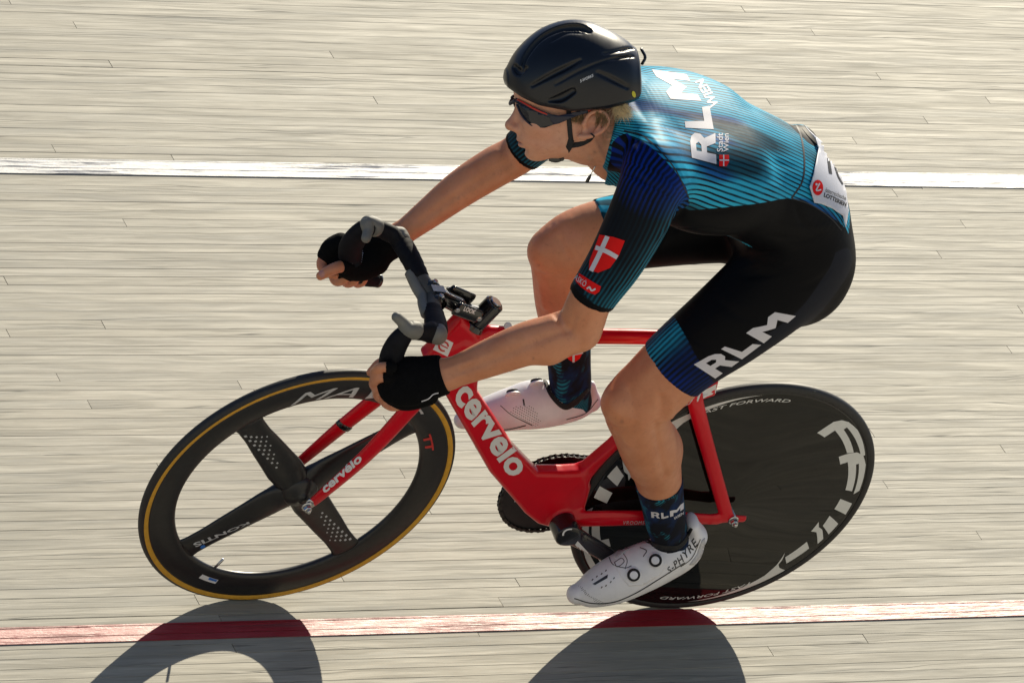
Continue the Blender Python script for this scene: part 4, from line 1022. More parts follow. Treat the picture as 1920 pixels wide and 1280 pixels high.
# sculpting: ridges and hollows drawn along muscles, tendons and folds (picture points dropped on the skin; width, height in metres)
_pb = BVHTree.FromPolygons([tuple(v) for v in V], [tuple(int(i) for i in q) for q in Q])
def vnormals(V, Q):
    fn = np.cross(V[Q[:, 2]] - V[Q[:, 0]], V[Q[:, 3]] - V[Q[:, 1]]); n = np.zeros_like(V)
    for i in range(4):
        for a in range(3): n[:, a] += np.bincount(Q[:, i], fn[:, a], len(V))
    return unit(n)
NRM = vnormals(V, Q); disp = np.zeros(len(V))
SCULPT = [([(1228, 792), (1238, 845), (1247, 892)], 0.0085, -0.0042), ([(1262, 798), (1266, 850), (1262, 880)], 0.012, 0.0025), ([(1148, 838), (1176, 884), (1200, 905)], 0.008, 0.0022),
          ([(1140, 796), (1166, 806), (1192, 797)], 0.008, -0.0036), ([(1146, 742), (1152, 766)], 0.015, 0.0045), ([(1180, 735), (1190, 775)], 0.009, -0.0028), ([(1222, 690), (1196, 712)], 0.020, 0.0036), ([(1262, 752), (1258, 790)], 0.008, 0.0030), ([(1240, 745), (1238, 785)], 0.009, -0.0036), ([(1166, 815), (1178, 835)], 0.009, 0.0026),
          ([(1066, 618), (1000, 642), (925, 673), (868, 695)], 0.0080, -0.0030), ([(1040, 588), (1052, 606), (1062, 622)], 0.007, -0.0028), ([(1102, 640)], 0.013, 0.0045), ([(1040, 606), (985, 620), (935, 643)], 0.013, 0.0026), ([(882, 676), (834, 692)], 0.0045, 0.0016), ([(870, 702), (834, 716)], 0.0045, 0.0014), ([(1080, 590), (1068, 632)], 0.006, -0.0018),
          ([(955, 305), (900, 338), (840, 378), (790, 415)], 0.0080, -0.0026), ([(930, 288), (880, 318)], 0.012, 0.0024), ([(772, 402), (748, 424)], 0.005, 0.0016),
          ([(1012, 462), (1006, 486)], 0.016, 0.0032), ([(1008, 512), (1030, 520), (1052, 512)], 0.009, -0.0030), ([(1064, 418), (1040, 436)], 0.018, 0.0030), ([(1042, 530), (1046, 570)], 0.009, -0.0028), ([(1012, 530), (1020, 575)], 0.008, 0.0024), ([(1050, 450), (1062, 480)], 0.010, -0.0030),
          ([(960, 243), (968, 254), (974, 268)], 0.0032, -0.0016), ([(1010, 296), (1044, 286), (1078, 270)], 0.007, -0.0016), ([(1000, 262), (1026, 270)], 0.012, -0.0016), ([(1004, 240), (1030, 243)], 0.010, 0.0018), ([(1112, 262), (1136, 306)], 0.006, 0.0024), ([(1098, 280), (1118, 308)], 0.006, -0.0020)]
for pts, wd, hgt in SCULPT:
    L_ = []
    P_ = catmull(pts, max(2, 8 * len(pts))) if len(pts) > 1 else np.array(pts, float)
    for px_, py_ in P_:
        h_ = _pb.ray_cast(CAM_L, ray(px_, py_))
        if h_[0] is not None: L_.append(h_[0][:])
    if not L_: continue
    L_ = np.array(L_); lo_, hi_ = L_.min(0) - 3 * wd, L_.max(0) + 3 * wd
    m_ = np.nonzero(((V > lo_) & (V < hi_)).all(1))[0]
    d_ = np.sqrt(((V[m_][:, None] - L_[None]) ** 2).sum(2)).min(1); disp[m_] += hgt * np.exp(-(d_ / wd) ** 2)
V = V + NRM * disp[:, None]
person_me = np_mesh('person', V, Q)

# skin: freckled, tanned; hands, lips and ears a touch redder (a painted map carried by the surface)
def blob(P, c, r): return np.exp(-((P - np.array(c)) ** 2).sum(1) / r ** 2)
red = np.zeros(len(V))
for c, r, a in [(hd(0.130, 0, -0.0445), 0.016, 1.0), (hd(0.145, 0, -0.012), 0.016, 0.4), (hd(-0.012, 0.08, -0.008), 0.03, 0.5), (hd(0.09, 0.05, -0.02), 0.03, 0.30)]: red += a * blob(V, c, r)
for f in fingers_n + fingers_f + thumb_n + thumb_f: red += 0.40 * blob(V, f.C[len(f.C) // 2], 0.03)
hairy = np.zeros(len(V))
for c, r in [(hd(-0.055, 0.04, -0.02), 0.032), (hd(-0.04, 0.055, 0.02), 0.03), (hd(0.02, 0.068, 0.02), 0.016)]: hairy += blob(V, c, r)
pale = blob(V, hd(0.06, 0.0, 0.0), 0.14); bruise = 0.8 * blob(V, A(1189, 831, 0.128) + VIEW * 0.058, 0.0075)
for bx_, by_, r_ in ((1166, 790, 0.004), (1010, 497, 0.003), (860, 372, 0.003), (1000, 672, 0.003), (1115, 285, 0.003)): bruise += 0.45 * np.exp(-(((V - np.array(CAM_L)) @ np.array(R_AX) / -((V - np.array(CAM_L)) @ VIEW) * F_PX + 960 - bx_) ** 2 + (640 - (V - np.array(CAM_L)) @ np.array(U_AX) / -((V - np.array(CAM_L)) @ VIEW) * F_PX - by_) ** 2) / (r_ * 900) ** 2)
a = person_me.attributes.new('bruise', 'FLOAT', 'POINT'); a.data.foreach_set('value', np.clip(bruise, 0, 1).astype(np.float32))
a = person_me.attributes.new('redness', 'FLOAT', 'POINT'); a.data.foreach_set('value', np.clip(red, 0, 1).astype(np.float32))
a = person_me.attributes.new('hairline', 'FLOAT', 'POINT'); a.data.foreach_set('value', np.clip(hairy, 0, 1).astype(np.float32))
a = person_me.attributes.new('pale', 'FLOAT', 'POINT'); a.data.foreach_set('value', np.clip(pale, 0, 1).astype(np.float32))
def skin_material():
    t = NT('tanned_skin'); co = t.coord()
    n1 = t.noise(co, 18, 4, 0.6); n2 = t.noise(co, 240, 3, 0.6); n3 = t.noise(co, 70, 3, 0.6)
    c = t.mix(t.mapr(n1, 0.3, 0.7), (0.57, 0.222, 0.108), (0.66, 0.288, 0.150))
    c = t.mix(t.math('MULTIPLY', t.attr('pale'), 0.85), c, (0.72, 0.385, 0.26))
    c = t.mix(t.mapr(n3, 0.45, 0.75, 0, 0.25), c, (0.48, 0.18, 0.092))
    n4 = t.noise(co, 95, 5, 0.7); c = t.mix(t.mapr(n4, 0.58, 0.70, 0, 0.35), c, (0.33, 0.115, 0.062)); c = t.mix(t.mapr(n1, 0.55, 0.75, 0, 0.30), c, (0.62, 0.22, 0.14))
    c = t.mix(t.mapr(n2, 0.60, 0.75, 0, 0.30), c, (0.31, 0.145, 0.085))
    c = t.mix(t.math('MULTIPLY', t.attr('redness'), 0.55), c, (0.46, 0.13, 0.095))
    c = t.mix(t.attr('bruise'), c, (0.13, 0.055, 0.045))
    hr = t.noise(t.mapping(co, (60, 260, 60)), 1.0, 3, 0.6)
    c = t.mix(t.math('MULTIPLY', t.math('MULTIPLY', t.attr('hairline'), 0.75), t.mapr(hr, 0.35, 0.6)), c, (0.22, 0.135, 0.06))
    t.base(c); b = t.b.inputs
    t.link(t.mapr(n3, 0.3, 0.7, 0.34, 0.50), b['Roughness']); b['Specular IOR Level'].default_value = 0.5
    b['Subsurface Weight'].default_value = 0.18; b['Subsurface Radius'].default_value = (1.0, 0.35, 0.2); b['Subsurface Scale'].default_value = 0.006
    t.bump(t.math('ADD', t.math('MULTIPLY', n2, 0.6), t.math('MULTIPLY', t.noise(co, 900, 2, 0.5), 0.4)), 0.30, 0.0011)
    return t.m
M_SKIN = skin_material()
person = link('person', person_me, M_SKIN, None, label='cyclist in a black and turquoise skinsuit and black helmet crouched on the red track bicycle', category='person')
person.matrix_world = BIKE
# ------------------------------------------------------------------ skinsuit
def dirv(ch, f): i = int(f * (len(ch.C) - 1)); return ch.T[i]
def near(ch, px, py, Y):
    i = np.linalg.norm(ch.C - A(px, py, Y), axis=1).argmin(); return ch.C[i], ch.T[i], ch.S[i]
cn, tn, s_cuff_n = near(arm_n, 1106, 556, 0.238)
cf, tf, s_cuff_f = near(arm_f, 978, 284, -0.242)
hn, htn, s_hem_n = near(leg_n, 1266, 696, 0.130)
hf, htf, s_hem_f = near(leg_f, 1122, 446, -0.122)
tn2 = unit(tn + 0.10 * np.array(U_AX) * 0); 
nc = A(1153, 280, 0.0); nn = unit(-np.array(R_AX) * 0.955 + np.array(U_AX) * 0.29)
G = 0.0026
suit_p = [Grow(p, G) for p in trunk] + [Grow(p, G) for p in trap[:0]] + [
    plane_clip(arm_n, cn, tn, G + 0.0012), plane_clip(arm_f, cf, tf, G + 0.0012), plane_clip(leg_n, hn, htn, G), plane_clip(leg_f, hf, htf, G),
    plane_clip(neck, nc, nn, G + 0.004)] + [plane_clip(trap[0], nc, nn, G + 0.002), Grow(trap[1], G)] + [
    Ell(A(1511, 266, -0.05), (0.026, 0.045, 0.019), k=0.02)]
sx = np.arange(-0.06, 0.80, 0.0032); sy = np.arange(-0.31, 0.31, 0.0034); sz = np.arange(0.60, 1.47, 0.0032)
V, Q = surface_nets(field(suit_p, sx, sy, sz, 0.03), sx, sy, sz)
V = smooth_np(V, Q, 2)
# cloth folds: at the armpit and the hip, running across the stretch
def nz(P, f, ph): 
    q = P * f
    return (np.sin(q[:, 0] * 1.0 + 1.7 * np.sin(q[:, 1] * 0.7 + ph) + ph) + np.sin(q[:, 1] * 1.3 + 1.3 * np.sin(q[:, 2] * 0.9 + 2 * ph)) + np.sin(q[:, 2] * 1.1 + 1.5 * np.sin(q[:, 0] * 0.8 + 3 * ph))) / 3
_b0 = BVHTree.FromPolygons([tuple(v) for v in V], [tuple(int(i) for i in q) for q in Q]); NRM = vnormals(V, Q); disp = np.zeros(len(V))
FOLDS = [([(1284, 386), (1266, 424), (1240, 462)], 0.006, -0.0030), ([(1276, 380), (1252, 424), (1226, 456)], 0.005, 0.0022), ([(1296, 396), (1336, 396), (1384, 392)], 0.006, -0.0024), ([(1294, 384), (1340, 380), (1400, 372)], 0.007, 0.0018), ([(1272, 350), (1296, 366), (1336, 366)], 0.006, -0.0022), ([(1200, 300), (1232, 326), (1246, 366)], 0.007, 0.0018), ([(1188, 322), (1214, 348), (1226, 386)], 0.006, -0.0018),
         ([(1372, 492), (1410, 474), (1462, 468)], 0.007, -0.0028), ([(1380, 506), (1426, 494), (1486, 488)], 0.007, 0.0024), ([(1388, 520), (1440, 514), (1500, 500)], 0.007, -0.0022), ([(1440, 440), (1490, 450), (1542, 444)], 0.008, -0.0024), ([(1460, 420), (1510, 428), (1560, 424)], 0.008, 0.0018), ([(1490, 384), (1506, 420), (1540, 440)], 0.006, -0.0022), ([(1500, 540), (1530, 530), (1560, 505)], 0.008, -0.0022),
         ([(1112, 520), (1136, 536), (1164, 538)], 0.005, -0.0016), ([(1096, 528), (1120, 546), (1142, 552)], 0.005, 0.0014), ([(1250, 640), (1290, 668), (1330, 690)], 0.006, -0.0014), ([(1262, 622), (1306, 650), (1350, 668)], 0.007, 0.0014), ([(1340, 560), (1380, 590), (1420, 600)], 0.010, -0.0016), ([(1180, 250), (1196, 270), (1200, 300)], 0.006, -0.0022), ([(1196, 244), (1222, 258), (1240, 280)], 0.006, 0.0018), ([(1400, 200), (1450, 222), (1490, 250)], 0.010, -0.0018), ([(1420, 300), (1470, 310), (1500, 318)], 0.008, -0.0014), ([(1400, 340), (1450, 350), (1484, 356)], 0.008, 0.0014), ([(1236, 430), (1300, 428), (1380, 432)], 0.005, -0.0016)]
for pts, wd, hgt in FOLDS:
    L_ = [h_[0][:] for h_ in (_b0.ray_cast(CAM_L, ray(*p_)) for p_ in catmull(pts, 30)) if h_[0] is not None]
    if not L_: continue
    L_ = np.array(L_); m_ = np.nonzero(((V > L_.min(0) - 3 * wd) & (V < L_.max(0) + 3 * wd)).all(1))[0]
    dd_ = np.sqrt(((V[m_][:, None] - L_[None]) ** 2).sum(2)); k_ = dd_.argmin(1); env = np.sin(np.pi * (k_ + 0.5) / len(L_)) ** 0.6
    disp[m_] += hgt * env * np.exp(-(dd_.min(1) / wd) ** 2)
disp = np.clip(disp, -0.0017, 0.0030)
V = V + NRM * disp[:, None]
suit_me = np_mesh('skinsuit', V, Q)
N = np.zeros((len(V), 3), np.float32); suit_me.vertices.foreach_get('normal', N.ravel()); N = N.reshape(-1, 3)

parts = {'t': torso, 'an': arm_n, 'af': arm_f, 'ln': leg_n, 'lf': leg_f, 'nk': neck}
sd = {k: c.sdf(V) for k, c in parts.items()}
for l in lats + scap + glutes: sd['t'] = np.minimum(sd['t'], l.sdf(V))
sd['t'] = np.minimum(sd['t'], np.minimum(trap[0].sdf(V), trap[1].sdf(V)))
cds = {k: c.coords(V) for k, c in parts.items()}
n_ = len(V)
CY = np.array((0.030, 0.42, 0.65)); BL = np.array((0.004, 0.030, 0.27)); DK = np.array((0.004, 0.008, 0.014)); NV = np.array((0.004, 0.016, 0.095))
def mixc(a, b, w): w = np.clip(w, 0, 1)[:, None]; return a * (1 - w) + b * w
def full(c): return np.tile(c, (n_, 1))
def limb_u(k, cyc):                                   # 0 facing the camera, the seam of the pattern on the far side
    S, u, v = cds[k][:3]; a = np.arctan2(u, -v); return a / (2 * PI) * cyc, S, np.degrees(a)
# trunk: turquoise with blue and dark clouds drawn out along the stripes
S_t, u_t, v_t = cds['t'][:3]; phi_m = np.degrees(np.arctan2(u_t / 0.155, v_t / 0.11))
st_t = np.degrees(np.arctan2(u_t, v_t * 1.15)) / 360.0 * 96.0
al = np.stack([S_t * 0.50, st_t * 0.012, st_t * 0.004], 1)
c1 = nz(al, 24, 0.4); c2 = nz(al, 52, 2.1); c3 = nz(al, 17, 4.2); c4 = nz(al, 33, 5.5)
tcol = mixc(full(CY), BL, np.clip((c1 * 0.6 + c2 * 0.5 - 0.24) * 3.2, 0, 0.8))
tcol = mixc(tcol, DK, np.clip((c3 * 0.55 + c4 * 0.55 - 0.20) * 3.0, 0, 0.85))
_b = BVHTree.FromPolygons([tuple(v) for v in V], [tuple(int(i) for i in q) for q in Q])
_E = []
for px_, py_ in ((1292, 394), (1330, 391), (1380, 386), (1430, 380), (1480, 372), (1530, 389), (1560, 408), (1586, 428)):
    h_ = _b.ray_cast(CAM_L, ray(px_, py_))
    if h_[0] is None: continue
    q_ = torso.coords(np.array([h_[0][:]])); _E.append((float(q_[0][0]), abs(math.degrees(math.atan2(q_[1][0] / 0.155, q_[2][0] / 0.11)))))
_E.sort(); print('hip line', [(round(a_, 3), round(b_, 1)) for a_, b_ in _E])
edge = np.interp(S_t, [a_ for a_, _ in _E], [b_ for _, b_ in _E])
tz = np.radians(edge - np.abs(phi_m)) * 0.14
tz = np.minimum(tz, S_t - 0.131)
belly = np.radians(np.abs(phi_m) - 141) * 0.14
tz = np.maximum(tz, np.minimum(belly, S_t - 0.22))
hump = np.exp(-((V - A(1506, 250, -0.05)) ** 2).sum(1) / 0.045 ** 2); tz = np.minimum(tz, (0.5 - hump) * 0.05)
# sleeves: royal blue at the shoulder running into black, turquoise pinstripes along the back edge and the cuff
def sleeve(k, s_cuff):
    u_, S, ang = limb_u(k, 34); up = np.clip((s_cuff - S) / 0.26, 0, 1)
    c = mixc(full(DK), BL, np.clip((up - 0.80) * 4.2 + 0.30 * nz(V, 34, 1.0), 0, 1))
    return u_, c, ang, up, s_cuff - S - 0.012
ua, ca, ang, up, za = sleeve('an', s_cuff_n); ub, cb_, angb, upb, zb_ = sleeve('af', s_cuff_f)
near_arm = sd['an'] < sd['af']
st_a = np.where(near_arm, ua, ub); col_a = np.where(near_arm[:, None], ca, cb_); z_a = np.where(near_arm, za, zb_); ang_a = np.where(near_arm, ang, angb); up_a = np.where(near_arm, up, upb)
_q = arm_n.coords(np.array([A(1228, 482, 0.215)])); backang = math.degrees(math.atan2(_q[1][0], -_q[2][0]))
edgew = np.exp(-((((ang_a - backang + 180) % 360) - 180) / 60.0) ** 2)
col_a = mixc(col_a, CY * 1.0, 1.6 * edgew * np.clip(1.3 - up_a * 1.2, 0, 1))
col_a = mixc(col_a, CY * 0.55, 0.35 * np.clip(0.45 - up_a, 0, 1) * 2 * (nz(V, 60, 3.0) > -0.2))
# shorts bands
def band(k, s_hem):
    u_, S, ang = limb_u(k, 44); c = mixc(full(NV), BL, np.clip(-0.05 + 0.9 * nz(V, 42, 2.0), 0, 0.7)); return u_, S, ang, c, s_hem - S
ul, Sl, angl, cl, dl = band('ln', s_hem_n); um, Sm, angm, cm, dm = band('lf', s_hem_f)
near_leg = sd['ln'] < sd['lf']
_q = leg_n.coords(np.array([A(1232, 628, 0.125)])); topang = math.degrees(math.atan2(_q[1][0], -_q[2][0]))
cl = mixc(cl, CY, np.exp(-((((angl - topang + 180) % 360) - 180) / 20.0) ** 2) * 0.8); cm = mixc(cm, CY, 0.5 + 0 * angm)
st_l = np.where(near_leg, ul, um); col_l = np.where(near_leg[:, None], cl, cm); d_l = np.where(near_leg, dl, dm); ang_l = np.where(near_leg, angl, angm)
z_l = 0.060 + 0.014 * np.sin(np.radians(ang_l - topang + 90)) - d_l
_q = leg_n.coords(np.array([A(1400, 640, 0.12)])); pang = math.degrees(math.atan2(_q[1][0], -_q[2][0]))
panel = np.where(near_leg, np.radians(72 - np.abs(((angl - pang - 20 + 180) % 360) - 180)) * 0.075, -0.02)
# collar
u_n, S_n, ang_n = limb_u('nk', 52)
isarm = sd['t'] - np.minimum(sd['an'], sd['af']) - 0.010
_s = [_b.ray_cast(CAM_L, ray(*q))[0] for q in ((1172, 246), (1236, 290), (1291, 372))]
if all(q is not None for q in _s):
    _s = [np.array(q[:]) for q in _s]; _n = unit(np.cross(_s[1] - _s[0], _s[2] - _s[0])); _n = _n if (A(1190, 380, 0.22) - _s[0]) @ _n > 0 else -_n
    _pd = (V - _s[0]) @ _n; _r = np.linalg.norm(V - A(1222, 330, 0.17), axis=1); _w = np.clip((0.125 - _r) / 0.02, 0, 1) * (V[:, 1] > 0.02)
    isarm = isarm * (1 - _w) + np.clip(_pd, -0.02, 0.02) * _w
isleg = sd['t'] - np.minimum(sd['ln'], sd['lf'])
isneck = np.minimum(np.linalg.norm(V - A(1150, 290, 0.0), axis=1) * 0 + np.minimum(sd['t'], np.minimum(sd['an'], sd['af'])) - sd['nk'] + 0.001, 1)
def put(nme, arr):
    a = suit_me.attributes.new(nme, 'FLOAT', 'POINT'); a.data.foreach_set('value', np.clip(arr, -100, 100).astype(np.float32))
def putc(nme, c):
    a = suit_me.attributes.new(nme, 'FLOAT_COLOR', 'POINT'); a.data.foreach_set('color', np.column_stack([c, np.ones(n_)]).astype(np.float32).ravel())
put('st_t', st_t); put('st_a', st_a); put('st_l', st_l); put('st_n', u_n); put('z_t', tz); put('z_a', z_a); put('z_l', z_l); put('panel', panel)
put('is_arm', isarm); put('is_leg', isleg); put('is_neck', isneck); putc('col_t', tcol); putc('col_a', col_a); putc('col_l', col_l)
def suit_material():
    t = NT('lycra_print'); co = t.coord()
    wob = t.math('MULTIPLY', t.math('SUBTRACT', t.noise(co, 16, 2, 0.5), 0.5), 0.35)
    lw = t.mapr(t.noise(co, 14, 2), 0.3, 0.6, 0.62, 1.0)
    INK = (0.004, 0.006, 0.010); BLK = (0.0026, 0.0029, 0.0044)
    def layer(st, colr, z, blk, w0, w1):
        f = t.math('ABSOLUTE', t.math('SUBTRACT', t.math('FRACT', t.math('ADD', t.attr(st), wob)), 0.5))
        c = t.node('ShaderNodeAttribute', attribute_name=colr).outputs['Color'] if isinstance(colr, str) else colr
        c = t.mix(t.math('MULTIPLY', t.mapr(f, w0, w1, 1.0, 0.0), lw), c, INK)
        return c if z is None else t.mix(t.mapr(t.attr(z), -0.0008, 0.0008), blk, c)
    blk_leg = t.mix(t.mapr(t.attr('panel'), -0.0012, 0.0012), BLK, (0.0115, 0.0135, 0.0215))
    T = layer('st_t', 'col_t', 'z_t', BLK, 0.13, 0.23); Aa = layer('st_a', 'col_a', 'z_a', BLK, 0.23, 0.33); Ll = layer('st_l', 'col_l', 'z_l', blk_leg, 0.18, 0.34)
    Nn = layer('st_n', (0.014, 0.225, 0.36, 1), None, BLK, 0.16, 0.26)
    c = t.mix(t.mapr(t.attr('is_leg'), -0.0008, 0.0008), T, Ll); c = t.mix(t.mapr(t.attr('is_arm'), -0.0008, 0.0008), c, Aa); c = t.mix(t.mapr(t.attr('is_neck'), -0.0008, 0.0008), c, Nn)
    t.base(c)
    b = t.b.inputs; b['Roughness'].default_value = 0.52; b['Specular IOR Level'].default_value = 0.09
    fold = t.noise(t.mapping(co, (9, 26, 14)), 1.0, 3, 0.5); weave = t.noise(co, 1300, 2, 0.5)
    n = t.bump(fold, 0.25, 0.006); t.bump(weave, 0.10, 0.0004, n)
    return t.m
M_SUIT = suit_material()
suit = link('skinsuit', suit_me, M_SUIT, person)
SUITB = bvh_of(suit)
# ------------------------------------------------------------------ prints and kit worn by the rider
def curve_map(base, top):
    ub = [p[0] for p in base]; ut = [p[0] for p in top]
    def f(u, v):
        b = np.array([np.interp(u, ub, [p[i] for p in base]) for i in (1, 2)]); t = np.array([np.interp(u, ut, [p[i] for p in top]) for i in (1, 2)])
        return b * (1 - v) + t * v
    return f
def px_shape(loops, cut=6.0):
    """polygon given directly in photograph pixels"""
    return shape2d(loops, cut), (lambda u, v: (u, v))
def stroke(pts, w):
    P = np.array(pts, float); P = catmull(P, max(8, len(P) * 6)) if len(P) > 2 else P
    T = unit(np.gradient(P, axis=0)); N_ = np.stack([-T[:, 1], T[:, 0]], 1)
    w = np.broadcast_to(np.interp(np.linspace(0, 1, len(P)), np.linspace(0, 1, len(np.atleast_1d(w))), np.atleast_1d(w)), len(P))[:, None]
    return [tuple(p) for p in np.concatenate([P + N_ * w / 2, (P - N_ * w / 2)[::-1]])]
def largest_piece(o):
    bm = bmesh.new(); bm.from_mesh(o.data); seen = set(); best = []
    for f in bm.faces:
        if f in seen: continue
        st_ = [f]; comp = []; seen.add(f)
        while st_:
            g = st_.pop(); comp.append(g)
            for e in g.edges:
                for h in e.link_faces:
                    if h not in seen: seen.add(h); st_.append(h)
        if len(comp) > len(best): best = comp
    keep = set(best); bmesh.ops.delete(bm, geom=[f for f in bm.faces if f not in keep], context='FACES'); bm.to_mesh(o.data); bm.free()
def px_decal(name, loops, bvh, m, parent, lift=0.0012, cut=6.0, solid=0.0, **props):
    VF, f = px_shape(loops, cut); o = decal(name, VF, f, bvh, m, parent, lift, **props)
    if o is not None and solid:
        bm = bmesh.new(); bm.from_mesh(o.data); bmesh.ops.solidify(bm, geom=bm.faces[:], thickness=solid); bm.to_mesh(o.data); bm.free()
    return o
M_SUITWHITE = mat('white_print', (0.62, 0.61, 0.66), 0.6, var=0.04, bump=0.12, bscale=1200)
M_SHIELDRED = mat('red_print', (0.74, 0.012, 0.012), 0.65, spec=0.1, var=0.06, bump=0.12, bscale=1200)
M_PAPER = mat('race_number_fabric', (0.60, 0.61, 0.68), 0.55, var=0.05, bump=0.15, bscale=700)
M_BLACKPRINT = mat('black_print', (0.012, 0.012, 0.014), 0.6)
M_MATTEBLACK = mat('matte_black_shell', (0.0040, 0.0050, 0.0085), 0.36, coat=0.25, coat_rough=0.18, spec=0.38, var=0.2, vscale=20, bump=0.04, bscale=1500, rvar=0.04)
M_STRAP = mat('black_webbing', (0.010, 0.010, 0.011), 0.75, var=0.25, vscale=90, bump=0.4, bscale=900)
M_GLOVE = mat('black_glove_knit', (0.0045, 0.0045, 0.005), 0.85, spec=0.08, var=0.3, vscale=120, bump=0.5, bscale=700, bdist=0.0008)
L_R = [[(0, 0), (0, 1), (0.62, 1), (0.83, 0.94), (0.96, 0.79), (0.94, 0.58), (0.80, 0.44), (1.0, 0), (0.68, 0), (0.52, 0.36), (0.31, 0.36), (0.31, 0)], [(0.31, 0.57), (0.55, 0.57), (0.65, 0.67), (0.56, 0.78), (0.31, 0.78)]]
L_L = [[(0, 0), (0, 1), (0.36, 1), (0.36, 0.29), (1, 0.29), (1, 0)]]
L_M = [[(0, 0), (0, 1), (0.24, 1), (0.5, 0.66), (0.76, 1), (1, 1), (1, 0), (0.75, 0), (0.75, 0.52), (0.5, 0.22), (0.25, 0.52), (0.25, 0)]]
LETTER = {'R': L_R, 'L': L_L, 'M': L_M}
L_RLM = [[(x * 0.28, y) for x, y in l] for l in L_R] + [[(0.33 + x * 0.22, y) for x, y in l] for l in L_L] + [[(0.60 + x * 0.40, y) for x, y in l] for l in L_M]
# back of the suit
for ch_, q in (('R', [(1343, 308), (1341, 250), (1292, 247), (1297, 296)]), ('L', [(1338, 243), (1330, 199), (1281, 207), (1285, 240)]), ('M', [(1315, 190), (1287, 140), (1222, 131), (1257, 186)])):
    decal('back_lettering', shape2d(LETTER[ch_], 0.07), quad_map(q), SUITB, M_SUITWHITE, suit, 0.0006)
decal('back_lettering', norm2d(text2d('WIEN', 0.03, 0.0, 1.0, cut=0.08)), curve_map([(0, 1349, 199), (0.5, 1335, 172), (1, 1318, 148)], [(0, 1331, 204), (0.5, 1318, 178), (1, 1302, 154)]), SUITB, M_SUITWHITE, suit, 0.0006)
decal('back_lettering', norm2d(text2d('Stadt', 0.01, cut=0.1)), quad_map([(1355, 285), (1355, 250), (1344, 250), (1344, 285)]), SUITB, M_SUITWHITE, suit, 0.0006)
decal('back_lettering', norm2d(text2d('Wien', 0.01, cut=0.1)), quad_map([(1366, 285), (1366, 251), (1356, 251), (1356, 285)]), SUITB, M_SUITWHITE, suit, 0.0006)
px_decal('back_shield', [[(1348, 291), (1366, 291), (1366.5, 303), (1362, 312), (1348, 312)]], SUITB, M_SHIELDRED, suit)
px_decal('back_shield_cross', [stroke([(1348, 301), (1366, 301)], 2.2)], SUITB, M_SUITWHITE, suit, 0.0017); px_decal('back_shield_cross', [stroke([(1356, 291), (1356, 312)], 2.2)], SUITB, M_SUITWHITE, suit, 0.0017)
# sleeve
px_decal('sleeve_shield', [[(1125, 440), (1150, 444), (1172, 451), (1160, 480), (1144, 502), (1122, 511), (1105, 506), (1106, 489), (1116, 464)]], SUITB, M_SHIELDRED, suit)
px_decal('sleeve_shield_cross', [stroke([(1140, 443), (1124, 478), (1109, 508)], 8.5)], SUITB, M_SUITWHITE, suit, 0.0017)
px_decal('sleeve_shield_cross', [stroke([(1118, 464), (1138, 471), (1158, 482)], 8.5)], SUITB, M_SUITWHITE, suit, 0.0020)
px_decal('sleeve_label', [[(1083, 510), (1096, 518), (1110, 527), (1127, 537), (1124, 546), (1116, 552), (1104, 548), (1090, 538), (1076, 523)]], SUITB, M_SHIELDRED, suit)
decal('sleeve_label_lettering', norm2d(text2d('ASKÖ', 0.0, cut=0.15)), quad_map([(1077, 523), (1097, 538), (1103, 527), (1083, 512)]), SUITB, M_SUITWHITE, suit, 0.0018)
px_decal('sleeve_label_mark', [stroke([(1101, 541), (1106, 538), (1110, 544), (1117, 541)], 3.0)], SUITB, M_SUITWHITE, suit, 0.0018)
# thigh
for ch_, q in (('R', [(1341, 709), (1386, 677), (1345, 658), (1301, 683)]), ('L', [(1391, 673), (1427, 646), (1372, 641), (1352, 654)]), ('M', [(1432, 643), (1492, 592), (1453, 585), (1399, 624)])):
    decal('thigh_lettering', shape2d(LETTER[ch_], 0.07), quad_map(q), SUITB, M_SUITWHITE, suit, 0.0006)
# seams of the suit
for pts, w in (([(1479, 214), (1500, 250), (1508, 300), (1504, 340), (1484, 372)], 3.2), ([(1484, 372), (1520, 384), (1556, 408), (1578, 432)], 2.0), ([(1170, 245), (1210, 258), (1262, 312), (1292, 372)], 2.2)):
    px_decal('seam', [stroke(pts, w)], SUITB, M_BLACKPRINT, suit, 0.0005, cut=5.0)
